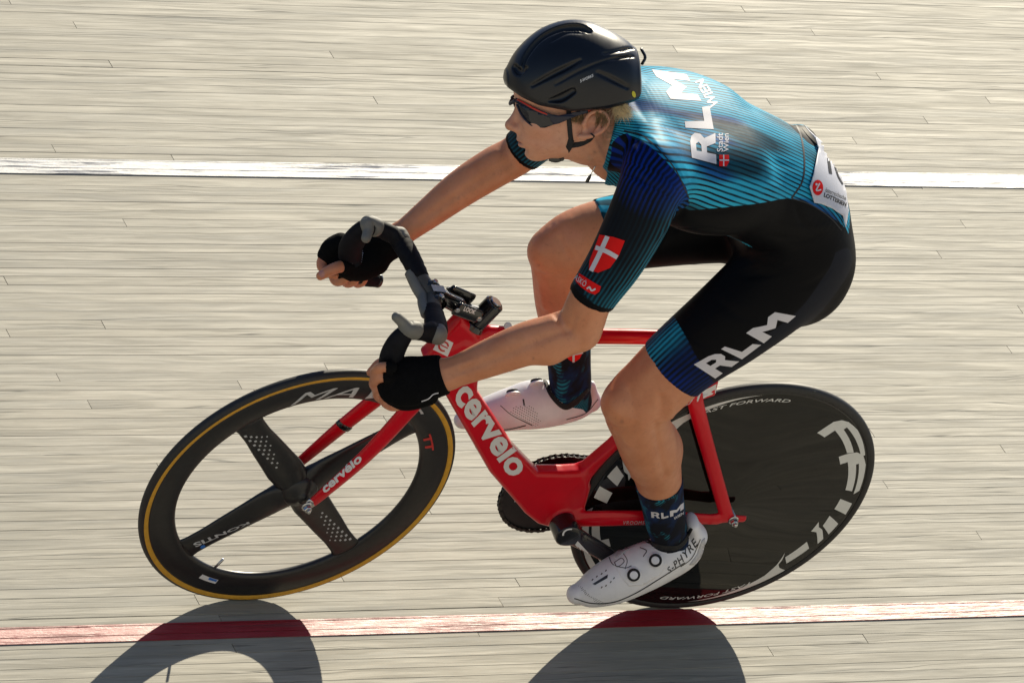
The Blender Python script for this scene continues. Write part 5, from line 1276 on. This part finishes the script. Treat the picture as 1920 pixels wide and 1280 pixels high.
# race number pinned over the hip pocket
bib = px_decal('race_number', [[(1505, 238), (1516, 250), (1529, 262), (1545, 276), (1558, 298), (1572, 330), (1582, 362), (1586, 396), (1581, 426), (1576, 405), (1556, 391), (1535, 382), (1523, 380), (1514, 351), (1521, 330), (1526, 305), (1531, 281), (1526, 264), (1514, 250)]], SUITB, M_PAPER, person, 0.006, cut=5.0, solid=0.0008)
if bib is not None:
    bb_ = bvh_of(bib)
    px_decal('number_print', [[(1550, 286), (1556, 302), (1560, 327), (1554, 325), (1551, 303)]], bb_, M_BLACKPRINT, bib, 0.0008, cut=4.0)
    px_decal('number_print', [stroke([(1562, 302), (1571, 330), (1580, 346)], 3.0)], bb_, M_BLACKPRINT, bib, 0.0008, cut=4.0)
    px_decal('sponsor_mark', [[(1533 + 10 * math.cos(a) + (0 if abs(a - 1.45) > 0.35 else 0), 352 + 14.5 * math.sin(a)) for a in np.linspace(0, 2 * PI, 20)[:-1]]], bb_, M_SHIELDRED, bib, 0.0008, cut=5.0)
    px_decal('sponsor_mark_print', [stroke([(1536, 344), (1530, 357), (1539, 356)], 2.6)], bb_, M_SUITWHITE, bib, 0.0013, cut=5.0)
    px_decal('sponsor_mark_print', [[(1530 + 2.2 * math.cos(a), 346 + 2.4 * math.sin(a)) for a in np.linspace(0, 2 * PI, 9)[:-1]]], bb_, M_SUITWHITE, bib, 0.0013, cut=5.0)
    decal('number_lettering', norm2d(text2d('österreichische', 0.0, cut=0.3)), quad_map([(1547, 360), (1586, 376), (1586, 368), (1548, 351)]), bb_, M_BLACKPRINT, bib, 0.0008)
    decal('number_lettering', norm2d(text2d('LOTTERIEN', 0.03, cut=0.3)), quad_map([(1544, 369), (1586, 388), (1587, 380), (1546, 361)]), bb_, M_BLACKPRINT, bib, 0.0008)

# ---- gloves
def frac_clip(ch, f, t): i = int(f * (len(ch.C) - 1)); return plane_clip(ch, ch.C[i], ch.T[i], t)
def glove(name, palms, fingers, thumbs, fr_, ft, arm, cx):
    c, t, _ = near(arm, *cx)
    pr = [plane_clip(p, c, -t, 0.0024) if i == 0 else Grow(p, 0.0024) for i, p in enumerate(palms)]
    pr += [plane_clip(arm, c, -t, 0.0024)]
    pr += [frac_clip(f_, q, 0.0022) for f_, q in zip(fingers, fr_)] + [frac_clip(thumbs[0], ft, 0.0022)]
    allc = np.concatenate([p.C for p in palms + fingers])
    lo, hi = allc.min(0) - 0.05, allc.max(0) + 0.05
    return link(name, sdf_mesh(name, pr, lo, hi, 0.0026, 2), M_GLOVE, person)
gl_n = glove('glove', palm_n, fingers_n, thumb_n, (0.14, 0.14, 0.14, 0.14), 0.30, arm_n, (826, 706, 0.199))
gl_f = glove('glove', palm_f, fingers_f, thumb_f, (0.30, 0.2, 0.2, 0.2), 0.42, arm_f, (738, 451, -0.193))
gfb = bvh_of(gl_f)
for i in range(9): px_decal('grip_print', [stroke([(656 + abs(i - 3) * 0.8, 462 + i * 4.0), (668, 460 + i * 4.0), (681 - abs(i - 4) * 0.8, 459 + i * 4.0)], 1.7)], gfb, M_SUITWHITE, gl_f, 0.0009, cut=4.0)
gnb = bvh_of(gl_n); px_decal('cuff_print', [stroke([(790, 752), (803, 747), (812, 739), (822, 736)], 1.8)], gnb, M_SUITWHITE, gl_n, 0.0009, cut=4.0)

# ---- socks
def sock_material():
    t = NT('sock_knit'); co = t.coord()
    n1 = t.noise(t.mapping(co, (26, 26, 12)), 1.0, 3, 0.5); n2 = t.noise(t.mapping(co, (30, 30, 13), (3, 1, 2)), 1.0, 3, 0.5)
    c = t.mix(t.mapr(n1, 0.44, 0.62), (0.006, 0.007, 0.013), (0.006, 0.026, 0.095))
    x, y, z = t.sep(co)
    rib = t.math('ABSOLUTE', t.math('SUBTRACT', t.math('FRACT', t.math('MULTIPLY', t.math('ADD', x, y), 190.0)), 0.5))
    c = t.mix(t.math('MULTIPLY', t.mapr(n2, 0.53, 0.62), t.mapr(rib, 0.15, 0.32, 0.05, 1.0)), c, (0.015, 0.20, 0.28))
    t.base(c); t.b.inputs['Roughness'].default_value = 0.8; t.b.inputs['Specular IOR Level'].default_value = 0.2
    t.bump(t.math('ADD', rib, t.noise(co, 700, 2)), 0.25, 0.0006); return t.m
M_SOCK = sock_material()
def sock(leg, cx, lo, hi, foot):
    c, t, _ = near(leg, *cx); o = link('sock', sdf_mesh('sock', [plane_clip(leg, c, -t, 0.0026), Grow(foot, 0.0026)], lo, hi, 0.0028, 2), M_SOCK, person)
    return o
sk_n = sock(leg_n, (1236, 906, 0.118), A(1240, 960, 0.115) - 0.13, A(1240, 960, 0.115) + 0.13, feet[0])
sk_f = sock(leg_f, (1055, 606, -0.118), A(1062, 680, -0.115) - 0.17, A(1062, 680, -0.115) + 0.17, feet[1])
skb = bvh_of(sk_n)
decal('sock_lettering', shape2d(L_RLM, 0.08), curve_map([(0, 1222, 969), (0.4, 1244, 971), (0.7, 1262, 966), (1, 1281, 953)], [(0, 1221, 958), (0.4, 1243, 960), (0.7, 1262, 955), (1, 1281, 941)]), skb, M_SUITWHITE, sk_n, 0.0012)
decal('sock_lettering', norm2d(text2d('WIEN', 0.02, cut=0.2)), quad_map([(1263, 974), (1281, 963), (1281, 958), (1263, 968.5)]), skb, M_SUITWHITE, sk_n, 0.0012)
skf = bvh_of(sk_f)
px_decal('sock_shield', [[(1056, 646), (1093, 645), (1092, 660), (1086, 672), (1075, 679), (1065, 672), (1058, 661)]], skf, M_SHIELDRED, sk_f)
px_decal('sock_shield_cross', [stroke([(1075, 645), (1075, 678)], 4.0)], skf, M_SUITWHITE, sk_f, 0.0017); px_decal('sock_shield_cross', [stroke([(1057, 660), (1075, 663), (1092, 660)], 3.2)], skf, M_SUITWHITE, sk_f, 0.0019)

# ---- shoes
def shoe_material():
    t = NT('white_shoe'); co = t.coord()
    n = t.noise(co, 26, 4, 0.6); n2 = t.noise(co, 120, 4, 0.7)
    c = t.mix(t.mapr(n, 0.35, 0.7), (0.76, 0.755, 0.78), (0.86, 0.85, 0.87)); c = t.mix(t.mapr(n2, 0.62, 0.8, 0, 0.35), c, (0.34, 0.32, 0.31))
    t.base(c); b = t.b.inputs; b['Roughness'].default_value = 0.42; b['Specular IOR Level'].default_value = 0.45
    t.bump(t.noise(co, 420, 2), 0.08, 0.0006); return t.m
M_SHOE = shoe_material()
M_SOLE = mat('shoe_sole', (0.50, 0.49, 0.50), 0.5, var=0.15)
def shoe(nodes, hole, extra=()):
    ch = limb(nodes, k=0.012, n=36); hl = limb(hole, k=0.004, n=16)
    allc = ch.C; lo, hi = allc.min(0) - 0.065, allc.max(0) + 0.065
    o = link('shoe', sdf_mesh('shoe', [ch] + list(extra) + [(hl, True)], lo, hi, 0.0025, 3), M_SHOE, person)
    f = Func(lambda P: np.maximum(np.abs(hl.sdf(P) + 0.0005) - 0.0026, np.minimum(ch.sdf(P), 9) - 0.0022), hl.bbox(0.02)[0], hl.bbox(0.02)[1], 0.001)
    link('shoe_lining', sdf_mesh('shoe_lining', [f], lo, hi, 0.0022, 2), M_STRAP, o)
    return o
sh_n = shoe([(1302, 1004, 0.112, 25, 0.9), (1280, 1026, 0.114, 40, 1.12), (1238, 1049, 0.117, 44, 1.08), (1190, 1070, 0.120, 46.5, 0.92), (1146, 1090, 0.122, 44, 1.0), (1106, 1107, 0.122, 33, 1.15), (1082, 1113, 0.121, 20, 1.2)],
            [(1232, 880, 0.115, 43, 1.0), (1243, 925, 0.113, 42, 1.0), (1250, 946, 0.113, 36, 1.0)], [limb([(1304, 1000, 0.112, 16, 1.7), (1298, 978, 0.112, 12, 1.9)], k=0.014, n=8, cap=1.0)])
sh_f = shoe([(1106, 752, -0.114, 21, 0.9), (1080, 757, -0.115, 31, 1.25), (1040, 757, -0.117, 42, 1.05), (1000, 758, -0.119, 46.5, 0.88), (960, 766, -0.121, 41, 1.0), (915, 777, -0.122, 34, 1.1), (882, 784, -0.122, 25, 1.2), (868, 787, -0.121, 17, 1.2)],
            [(1066, 640, -0.113, 44, 1.0), (1068, 674, -0.113, 43, 1.0), (1070, 690, -0.113, 35, 1.0)], [limb([(1112, 750, -0.114, 13), (1108, 722, -0.114, 9)], k=0.014, n=8)])
shb, shfb = bvh_of(sh_n), bvh_of(sh_f)
def dial(px, py, bvh, parent, r=0.0125, nrm=None):
    h = bvh.ray_cast(CAM_L, ray(px, py)); 
    if h[0] is None: return
    p = np.array(h[0]) + (np.array(nrm) * 0.005 if nrm is not None else 0); n_ = unit(np.array(nrm)) if nrm is not None else np.array(h[1]); n_ = unit(n_ * 0.7 + VIEW * 0.3) if nrm is None else n_
    link('dial_base', cyl('dial_base', p - n_ * 0.003, p + n_ * 0.0022, r * 1.42, 28, r2=r * 1.22), M_SHOE, parent, smooth=False)
    d = link('dial', cyl('dial', p - n_ * 0.002, p + n_ * 0.0075, r * 1.12, 28, r2=r * 1.06), M_STRAP, parent, smooth=False)
    link('dial_cap', cyl('dial_cap', p + n_ * 0.0072, p + n_ * 0.0088, r * 0.68, 28, r2=r * 0.65), M_SHOE, d, smooth=False)
px_decal('shoe_panel', [[(1158, 1030), (1180, 1016), (1206, 1004), (1226, 1024), (1250, 1034), (1252, 1056), (1236, 1078), (1206, 1096), (1178, 1098), (1164, 1080), (1150, 1056)]], shb, M_SHOE, sh_n, 0.0016, cut=5.0, solid=0.0014)
px_decal('shoe_panel', [[(1292, 1058), (1306, 1040), (1316, 1012), (1321, 1008), (1322, 1022), (1314, 1042), (1300, 1058)]], shb, M_SOLE, sh_n, 0.0014, cut=5.0, solid=0.0012)
px_decal('shoe_tongue', [[(1150, 1040), (1176, 1022), (1180, 1030), (1156, 1048)]], shb, M_SOLE, sh_n, 0.0030, cut=4.0, solid=0.0012)
shb = bvh_of(sh_n, *[o for o in sh_n.children if o.name.startswith('shoe_panel')])
dial(1188, 1077, shb, sh_n); dial(1229, 1050, shb, sh_n)
upv = unit(np.array(U_AX) * 0.95 - np.array(R_AX) * 0.15 - VIEW * 0.25)
dial(962, 742, shfb, sh_f, 0.0115, upv); dial(1007, 722, shfb, sh_f, 0.0115, upv)
decal('shoe_lettering', norm2d(text2d('S-PHYRE', 0.01, 0.35, 1.15, cut=0.2)), curve_map([(0, 1254, 1075), (0.5, 1283, 1051), (1, 1312, 1017)], [(0, 1248, 1067), (0.5, 1274, 1041), (1, 1301, 1007)]), shb, M_BLACKPRINT, sh_n, 0.0008)
for pts, w in (([(1142, 1044), (1150, 1058), (1172, 1064), (1184, 1060)], 1.4), ([(1200, 1026), (1212, 1032), (1206, 1043)], 1.6), ([(1276, 1062), (1298, 1044), (1313, 1010)], 1.4), ([(1168, 1036), (1176, 1050), (1172, 1066)], 1.2), ([(1152, 1054), (1165, 1046), (1170, 1053), (1158, 1062), (1152, 1054)], 1.3)):
    px_decal('shoe_seam', [stroke(pts, w)], shb, M_DARKMETAL, sh_n, 0.0007, cut=5.0)
px_decal('shoe_seam', [stroke([(1077, 1121), (1110, 1130), (1150, 1128), (1190, 1112), (1232, 1087), (1284, 1054)], 1.8)], shb, M_DARKMETAL, sh_n, 0.0007, cut=5.0)
px_decal('shoe_seam', [stroke([(874, 799), (910, 806), (950, 805), (986, 797)], 1.6)], shfb, M_DARKMETAL, sh_f, 0.0007, cut=5.0)
px_decal('shoe_vent', [[(1111, 1094), (1140, 1076), (1139, 1083), (1116, 1096)]], shb, M_DARKMETAL, sh_n, 0.0007, cut=4.0)
for a, b in ((1111, 1086), (1119, 1080), (1128, 1075), (1136, 1069), (1128, 1100), (1136, 1097), (1145, 1090), (1151, 1083)):
    px_decal('shoe_vent', [[(a - 1.8, b + 1.6), (a + 0.6, b - 2), (a + 2.2, b - 0.4), (a - 0.2, b + 2.2)]], shb, M_DARKMETAL, sh_n, 0.0007, cut=4.0)
px_decal('shoe_collar', [stroke([(1198, 1000), (1212, 1013), (1238, 1024), (1266, 1026), (1282, 1016), (1297, 990)], [5.0, 7.0, 8.0, 8.0, 7.0, 5.0])], bvh_of(sh_n, sk_n), M_STRAP, sh_n, 0.0016, cut=4.0, solid=0.0014)
px_decal('shoe_collar', [stroke([(1021, 712), (1034, 740), (1058, 762), (1080, 752), (1103, 729)], [6.0, 9.0, 11.0, 10.0, 6.0])], bvh_of(sh_f, sk_f), M_STRAP, sh_f, 0.0016, cut=4.0, solid=0.0014)
VV = []; FF = []
def mesh_dots(bvh, origin, e1, e2, n1, n2, sz, keep):
    for i in range(n1):
        for j in range(n2):
            px, py = origin[0] + e1[0] * i + e2[0] * j + (e1[0] * 0.5 if j % 2 else 0), origin[1] + e1[1] * i + e2[1] * j + (e1[1] * 0.5 if j % 2 else 0)
            if not keep(i, j): continue
            h = bvh.ray_cast(CAM_L, ray(px, py))
            if h[0] is None: continue
            n_ = h[1] if h[1].dot(B_AX) > 0 else -h[1]; p = h[0] + n_ * 0.0005; a = R_AX * sz; b = U_AX * sz; n0 = len(VV)
            a = a - n_ * a.dot(n_); b = b - n_ * b.dot(n_); VV.extend([p - a - b, p + a - b, p + a + b, p - a + b]); FF.append((n0, n0 + 1, n0 + 2, n0 + 3))
mesh_dots(shb, (1085, 1098), (3.6, 1.6), (3.2, 3.9), 22, 10, 0.0009, lambda i, j: (j < 5 if i < 3 else (3 + i * 0.10 < j + 0.0 if i < 14 else j > i - 11)))
link('perforation', mesh('perforation', VV, FF), M_DARKMETAL, sh_n, smooth=False, kind='stuff')
VV = []; FF = []
mesh_dots(shfb, (958, 772), (3.8, 2.2), (2.6, -3.6), 13, 7, 0.0009, lambda i, j: j < 7 - abs(i - 6) * 0.6)
link('perforation', mesh('perforation', VV, FF), M_DARKMETAL, sh_f, smooth=False, kind='stuff')
px_decal('shoe_seam', [stroke([(938, 760), (960, 778), (998, 797)], 1.4)], shfb, M_DARKMETAL, sh_f, 0.0007, cut=5.0)
px_decal('shoe_seam', [stroke([(1062, 786), (1098, 774), (1121, 748)], 1.4)], shfb, M_DARKMETAL, sh_f, 0.0007, cut=5.0)
px_decal('shoe_vent', [stroke([(981, 748), (983, 760)], 3.0)], shfb, M_DARKMETAL, sh_f, 0.0007, cut=4.0)

# ---- helmet
def hx_(px): return (1098 - px) * 0.00102
hn_ = [(948, 125, 0.036), (965, 96, 0.060), (990, 70, 0.080), (1020, 50, 0.094), (1060, 38, 0.100), (1100, 40, 0.100), (1140, 56, 0.094), (1170, 73, 0.083), (1190, 89, 0.068)]
ZC = 0.062
shell = Chain([hd(hx_(p), 0, ZC) for p, _, _ in hn_], [(222 - t) * 0.00103 - ZC for _, t, _ in hn_], [w for *_, w in hn_], HR[:, 2], n=40, cap=0.16, k=0.004)
ZBx, ZBz = (-0.11, -0.085, -0.03, 0.04, 0.10, 0.13, 0.16), (0.052, 0.040, 0.0300, 0.027, 0.038, 0.051, 0.070)
def under(P):
    q = (P - H0) @ HR; return np.interp(q[:, 0], ZBx, ZBz) - q[:, 2]
class Shell:
    k = 0.004
    def bbox(s, pad): return shell.bbox(pad)
    def sdf(s, P): 
        a, b = shell.sdf(P), under(P); r = 0.012
        return np.minimum(np.maximum(a, b), -0.0) * 1.0 + np.where((a > -r) & (b > -r), np.hypot(np.maximum(a + r, 0), np.maximum(b + r, 0)) - r - np.minimum(np.maximum(a, b), 0), np.maximum(a, b) - np.minimum(np.maximum(a, b), 0))
lo, hi = hd(0.02, 0, 0.1) - 0.19, hd(0.02, 0, 0.1) + 0.19
raw = sdf_mesh('helmet_raw', [Shell()], lo, hi, 0.005, 1); hb_ = BVHTree.FromPolygons([v.co[:] for v in raw.vertices], [tuple(p.vertices) for p in raw.polygons]); bpy.data.meshes.remove(raw)
def groove(pts, r, sink=0.0, mirror=True):
    P = []
    for px, py in pts:
        h = hb_.ray_cast(CAM_L, ray(px, py))
        if h[0] is not None: n_ = h[1] if h[1].dot(B_AX) > 0 else -h[1]; P.append(np.array(h[0] - n_ * sink))
    r = np.interp(np.linspace(0, 1, len(P)), np.linspace(0, 1, len(r)), r)
    out = [(Chain(P, r, r, HR[:, 1], n=24, k=0.003), True)]
    if mirror:
        M_ = [hd(*(((np.array(p) - H0) @ HR) * (1, -1, 1))) for p in P]; out.append((Chain(M_, r, r, HR[:, 1], n=24, k=0.003), True))
    return out
vents = groove([(976, 138), (986, 106), (1010, 75), (1045, 55), (1082, 50), (1102, 57)], [0.0035, 0.0065, 0.0085, 0.0105, 0.0125, 0.0080], 0.001)
vents += groove([(998, 161), (1030, 143), (1062, 127), (1088, 113)], [0.003, 0.0050, 0.0052, 0.0025]) + groove([(1030, 189), (1052, 184), (1074, 171)], [0.004, 0.0085, 0.0065], 0.0) + groove([(964, 126), (972, 134), (986, 128)], [0.006, 0.008, 0.004]) 
vents += groove([(1122, 137), (1146, 148), (1176, 164)], [0.0040, 0.0055, 0.0040], -0.001) + groove([(1132, 101), (1158, 96), (1186, 91)], [0.0025, 0.0035, 0.0035], -0.001) + groove([(1042, 158), (1090, 132), (1140, 113), (1188, 106)], [0.0018, 0.0022, 0.0026, 0.0028], -0.0008) + groove([(1035, 78), (1062, 62), (1090, 62)], [0.002, 0.004, 0.003], -0.001)
helmet = link('helmet', sdf_mesh('helmet', [Shell()] + vents, lo, hi, 0.0019, 2), M_MATTEBLACK, person)
hb2 = bvh_of(helmet)
decal('helmet_lettering', norm2d(text2d('S-WORKS', 0.02, 0.2, cut=0.2)), quad_map([(1088, 155.5), (1113, 144), (1112, 139), (1087, 150)]), hb2, M_WHITE_DECAL, helmet, 0.0007)
px_decal('yellow_dot', [[(1188 + 4.6 * math.cos(a) * 0.75 + 1.2 * math.sin(a), 177 + 6.0 * math.sin(a)) for a in np.linspace(0, 2 * PI, 14)[:-1]]], hb2, M_YELLOWDECAL, helmet, 0.0008, cut=4.0)
rear = hd(-0.110, 0, 0.118); link('retention_dial', loft('retention_dial', [rear + HR @ np.array((0.004, 0.02, -0.012)), rear + HR @ np.array((-0.003, 0.012, 0.0)), rear + HR @ np.array((0.003, 0.0, 0.014))], [0.005] * 3, [0.003] * 3, HR[:, 1], m=8), M_GLOSSBLACK, helmet)

# ---- glasses: one wrap-round shield with a navy arm and red trim
EC, ER = np.array((0.040, 0.0, 0.014)), np.array((0.106, 0.0765, 0.082))
def on_ell(px, py, g=1.0):
    o = (np.array(CAM_L) - H0) @ HR - EC; dv_ = np.array(ray(px, py)) @ HR; r = ER * g
    a = ((dv_ / r) ** 2).sum(); b = 2 * (o * dv_ / r ** 2).sum(); c = ((o / r) ** 2).sum() - 1; D = b * b - 4 * a * c
    t = (-b - math.sqrt(max(D, 0))) / (2 * a); return EC + o + dv_ * t          # head coordinates
def patch(name, loop, g, thick, m, parent, mirror=False, cut=4.0):
    V_, F_ = shape2d([loop], cut); pts = np.array([on_ell(u, v, g) for u, v, _ in V_])
    if mirror: pts = pts * (1, -1, 1); F_ = [f[::-1] for f in F_]
    bm = bmesh.new(); vs = [bm.verts.new(tuple(hd(*p))) for p in pts]
    for f in F_: bm.faces.new([vs[i] for i in f])
    bmesh.ops.recalc_face_normals(bm, faces=bm.faces[:]); bmesh.ops.solidify(bm, geom=bm.faces[:], thickness=thick)
    return link(name, bm_mesh(name, bm), m, parent)
M_LENS = mat('dark_mirror_lens', (0.010, 0.010, 0.016), 0.05, spec=0.6, coat=0.0, var=0.05)
M_NAVY = mat('navy_frame', (0.008, 0.009, 0.028), 0.30, spec=0.5, var=0.1)
M_ORANGE = mat('orange_red_trim', (0.62, 0.030, 0.008), 0.35, var=0.05)
glasses = empty('sunglasses', person)
LENS = [(967, 190), (976, 194), (992, 203), (1010, 212), (1028, 219), (1048, 223), (1060, 224), (1050, 230), (1038, 234), (1022, 240), (1007, 239.5), (996, 234), (986, 226), (977, 214), (970, 202)]
patch('lens', LENS, 1.0, 0.0018, M_LENS, glasses); patch('lens', LENS, 1.0, 0.0018, M_LENS, glasses, mirror=True)
ARM = [(1030, 217), (1048, 217), (1075, 211), (1105, 204), (1130, 197), (1136, 199), (1132, 205), (1108, 211), (1084, 217), (1064, 225), (1048, 232), (1038, 234), (1032, 226)]
patch('temple_arm', ARM, 1.035, 0.003, M_NAVY, glasses); patch('temple_arm', ARM, 1.035, 0.003, M_NAVY, glasses, mirror=True)
for mir in (False, True):
    patch('brow_rim', stroke([(964, 188), (975, 191), (1000, 204), (1030, 217), (1046, 221)], [4.0, 5.0, 6.0, 7.0, 8.0]), 1.02, 0.003, M_NAVY, glasses, mir)
    patch('lower_rim', stroke([(968, 196), (976, 214), (988, 229), (1000, 238)], [2.8, 2.8, 2.4, 1.6]), 1.015, 0.0024, M_NAVY, glasses, mir)
    patch('red_trim', stroke([(969, 186.5), (985, 195), (1005, 206), (1026, 215)], [2.4, 3.2, 3.4, 2.0]), 1.03, 0.003, M_ORANGE, glasses, mir)
    patch('red_tip', stroke([(1103, 207.5), (1118, 203), (1133, 198)], [4.5, 5.5, 4.5]), 1.06, 0.002, M_ORANGE, glasses, mir)
link('nose_bridge', loft('nose_bridge', [hd(*(on_ell(966, 189, 1.01))), hd(0.1465, 0, 0.031), hd(*(on_ell(966, 189, 1.01) * (1, -1, 1)))], [0.0034] * 3, [0.0024] * 3, HR[:, 2], m=10), M_NAVY, glasses)
for s in (1, -1):
    link('eye', lathe('eye', [(0.0115 * math.cos(a), 0.0115 * math.sin(a)) for a in np.linspace(-PI / 2, PI / 2, 12)], 16), mat('eye_white', (0.6, 0.58, 0.55), 0.2), person).location = Vector(hd(0.108, 0.030 * s, 0.022))

nl = px_decal('fingernail', [[(599, 508), (605, 506), (609, 511), (608, 519), (603, 521), (598, 515)]], bvh_of(person), mat('nail', (0.50, 0.22, 0.19), 0.3), person, 0.0005, cut=4.0)
# ---- straps
PB = bvh_of(person)
def hp(px, py, y):
    o = (np.array(CAM_L) - H0) @ HR; d_ = np.array(ray(px, py)) @ HR; t = (y - o[1]) / d_[1]; return hd(*(o + d_ * t))
def strap(name, pts, w, th=0.0011):
    P = []
    for p in pts:
        if len(p) == 2:
            h = PB.ray_cast(CAM_L, ray(*p)); n_ = h[1] if h[1].dot(B_AX) > 0 else -h[1]; P.append(np.array(h[0] + n_ * 0.0018))
        else: P.append(hp(*p))
    P = np.array(P); T = unit(np.gradient(P, axis=0))
    return link(name, loft(name, P, [w] * len(P), [th] * len(P), unit(np.cross(T, VIEW)), n=12, m=24, sup=4.0), M_STRAP, helmet)
strap('chin_strap', [(1066, 205), (1067, 225), (1069, 248), (1071, 266)], 0.0046)
strap('chin_strap', [(1112, 253), (1104, 261), (1088, 269), (1070, 272)], 0.0052)
strap('chin_strap', [(1071, 262), (1066, 276), (1058, 287, 0.034), (1046, 296, 0.020), (1034, 297, 0.008)], 0.0062)
strap('chin_strap', [(1038, 300, 0.006), (1034, 297, -0.012), (1032, 288, -0.03)], 0.006)
bk = hp(1043, 298, 0.018); link('buckle', loft('buckle', [bk + HR @ np.array((0.012, -0.004, 0.001)), bk, bk + HR @ np.array((-0.013, 0.004, 0.003))], [0.0062, 0.0075, 0.0055], [0.004] * 3, HR[:, 2], m=8, sup=3), M_GLOSSBLACK, helmet)
zp0, zp1 = hp(1116, 312, -0.005), hp(1100, 342, -0.012)
link('zip_pull', loft('zip_pull', [zp0, zp0 * 0.55 + zp1 * 0.45], [0.0016, 0.0009], [0.0012, 0.0008], HR[:, 2], m=6), M_METAL, suit)
link('zip_tab', loft('zip_tab', [zp0 * 0.5 + zp1 * 0.5, zp0 * 0.3 + zp1 * 0.7, zp1], [0.0014, 0.0034, 0.0036], [0.0012, 0.0018, 0.0018], HR[:, 0], m=10), M_GLOSSBLACK, suit)

# ---- hair: a tuft, coloured as if sunlit, under the back of the helmet and short hair on the nape
def hair(name, roots, m, seed, r0=0.00055):
    rg = random.Random(seed); VV = []; FF = []
    for p0, d0, L in roots:
        p = np.array(p0, float); d = unit(np.array(d0, float)); n0 = len(VV); curl = np.array([rg.gauss(0, 1) for _ in range(3)]) * 0.35
        a = unit(np.cross(d, VIEW + 0.01)); b = np.cross(d, a); k = 5
        for i in range(k):
            r = r0 * (1 - i / (k - 0.4))
            for j in range(3): VV.append(p + (a * math.cos(j * 2.1) + b * math.sin(j * 2.1)) * r)
            p = p + d * L / (k - 1); d = unit(d + curl * 0.25 + np.array((0, 0, -0.10)))
        for i in range(k - 1):
            for j in range(3): q = (j + 1) % 3; FF.append((n0 + i * 3 + j, n0 + i * 3 + q, n0 + i * 3 + 3 + q, n0 + i * 3 + 3 + j))
    return link(name, mesh(name, VV, FF), m, person, kind='stuff')
M_HAIR = mat('sunlit_tone_blond_hair', (0.90, 0.72, 0.42), 0.45, var=0.35, vscale=120)  # blond lightened to put sunlight into the colour of the shaded tuft
M_HAIRD = mat('dark_blond_hair', (0.25, 0.155, 0.06), 0.5, var=0.35, vscale=120)
rg = random.Random(3); roots = []
for i in range(420):
    px, py = rg.uniform(1148, 1174), rg.uniform(192, 212); y = rg.uniform(0.045, 0.078)
    roots.append((hp(px, py, y), np.array(R_AX) * rg.gauss(0.55, 0.5) - np.array(U_AX) * rg.uniform(0.2, 1.0) + VIEW * rg.gauss(0.3, 0.35), rg.uniform(0.014, 0.030)))
hair('hair', roots, M_HAIR, 1)
roots = []
for i in range(420):
    px, py = rg.uniform(1118, 1158), rg.uniform(196, 226); h = PB.ray_cast(CAM_L, ray(px, py))
    if h[0] is None: continue
    n_ = np.array(h[1]); roots.append((np.array(h[0]), -np.array(U_AX) * 1.0 - np.array(R_AX) * rg.uniform(-0.1, 0.5) + n_ * 0.15, rg.uniform(0.012, 0.026)))
for i in range(160):
    px, py = rg.uniform(1072, 1094), rg.uniform(212, 226); h = PB.ray_cast(CAM_L, ray(px, py))
    if h[0] is None: continue
    roots.append((np.array(h[0]), -np.array(U_AX) * 1.0 + np.array(R_AX) * rg.uniform(-0.2, 0.4) + np.array(h[1]) * 0.2, rg.uniform(0.006, 0.013)))
hair('hair', roots, M_HAIRD, 2, 0.0004)
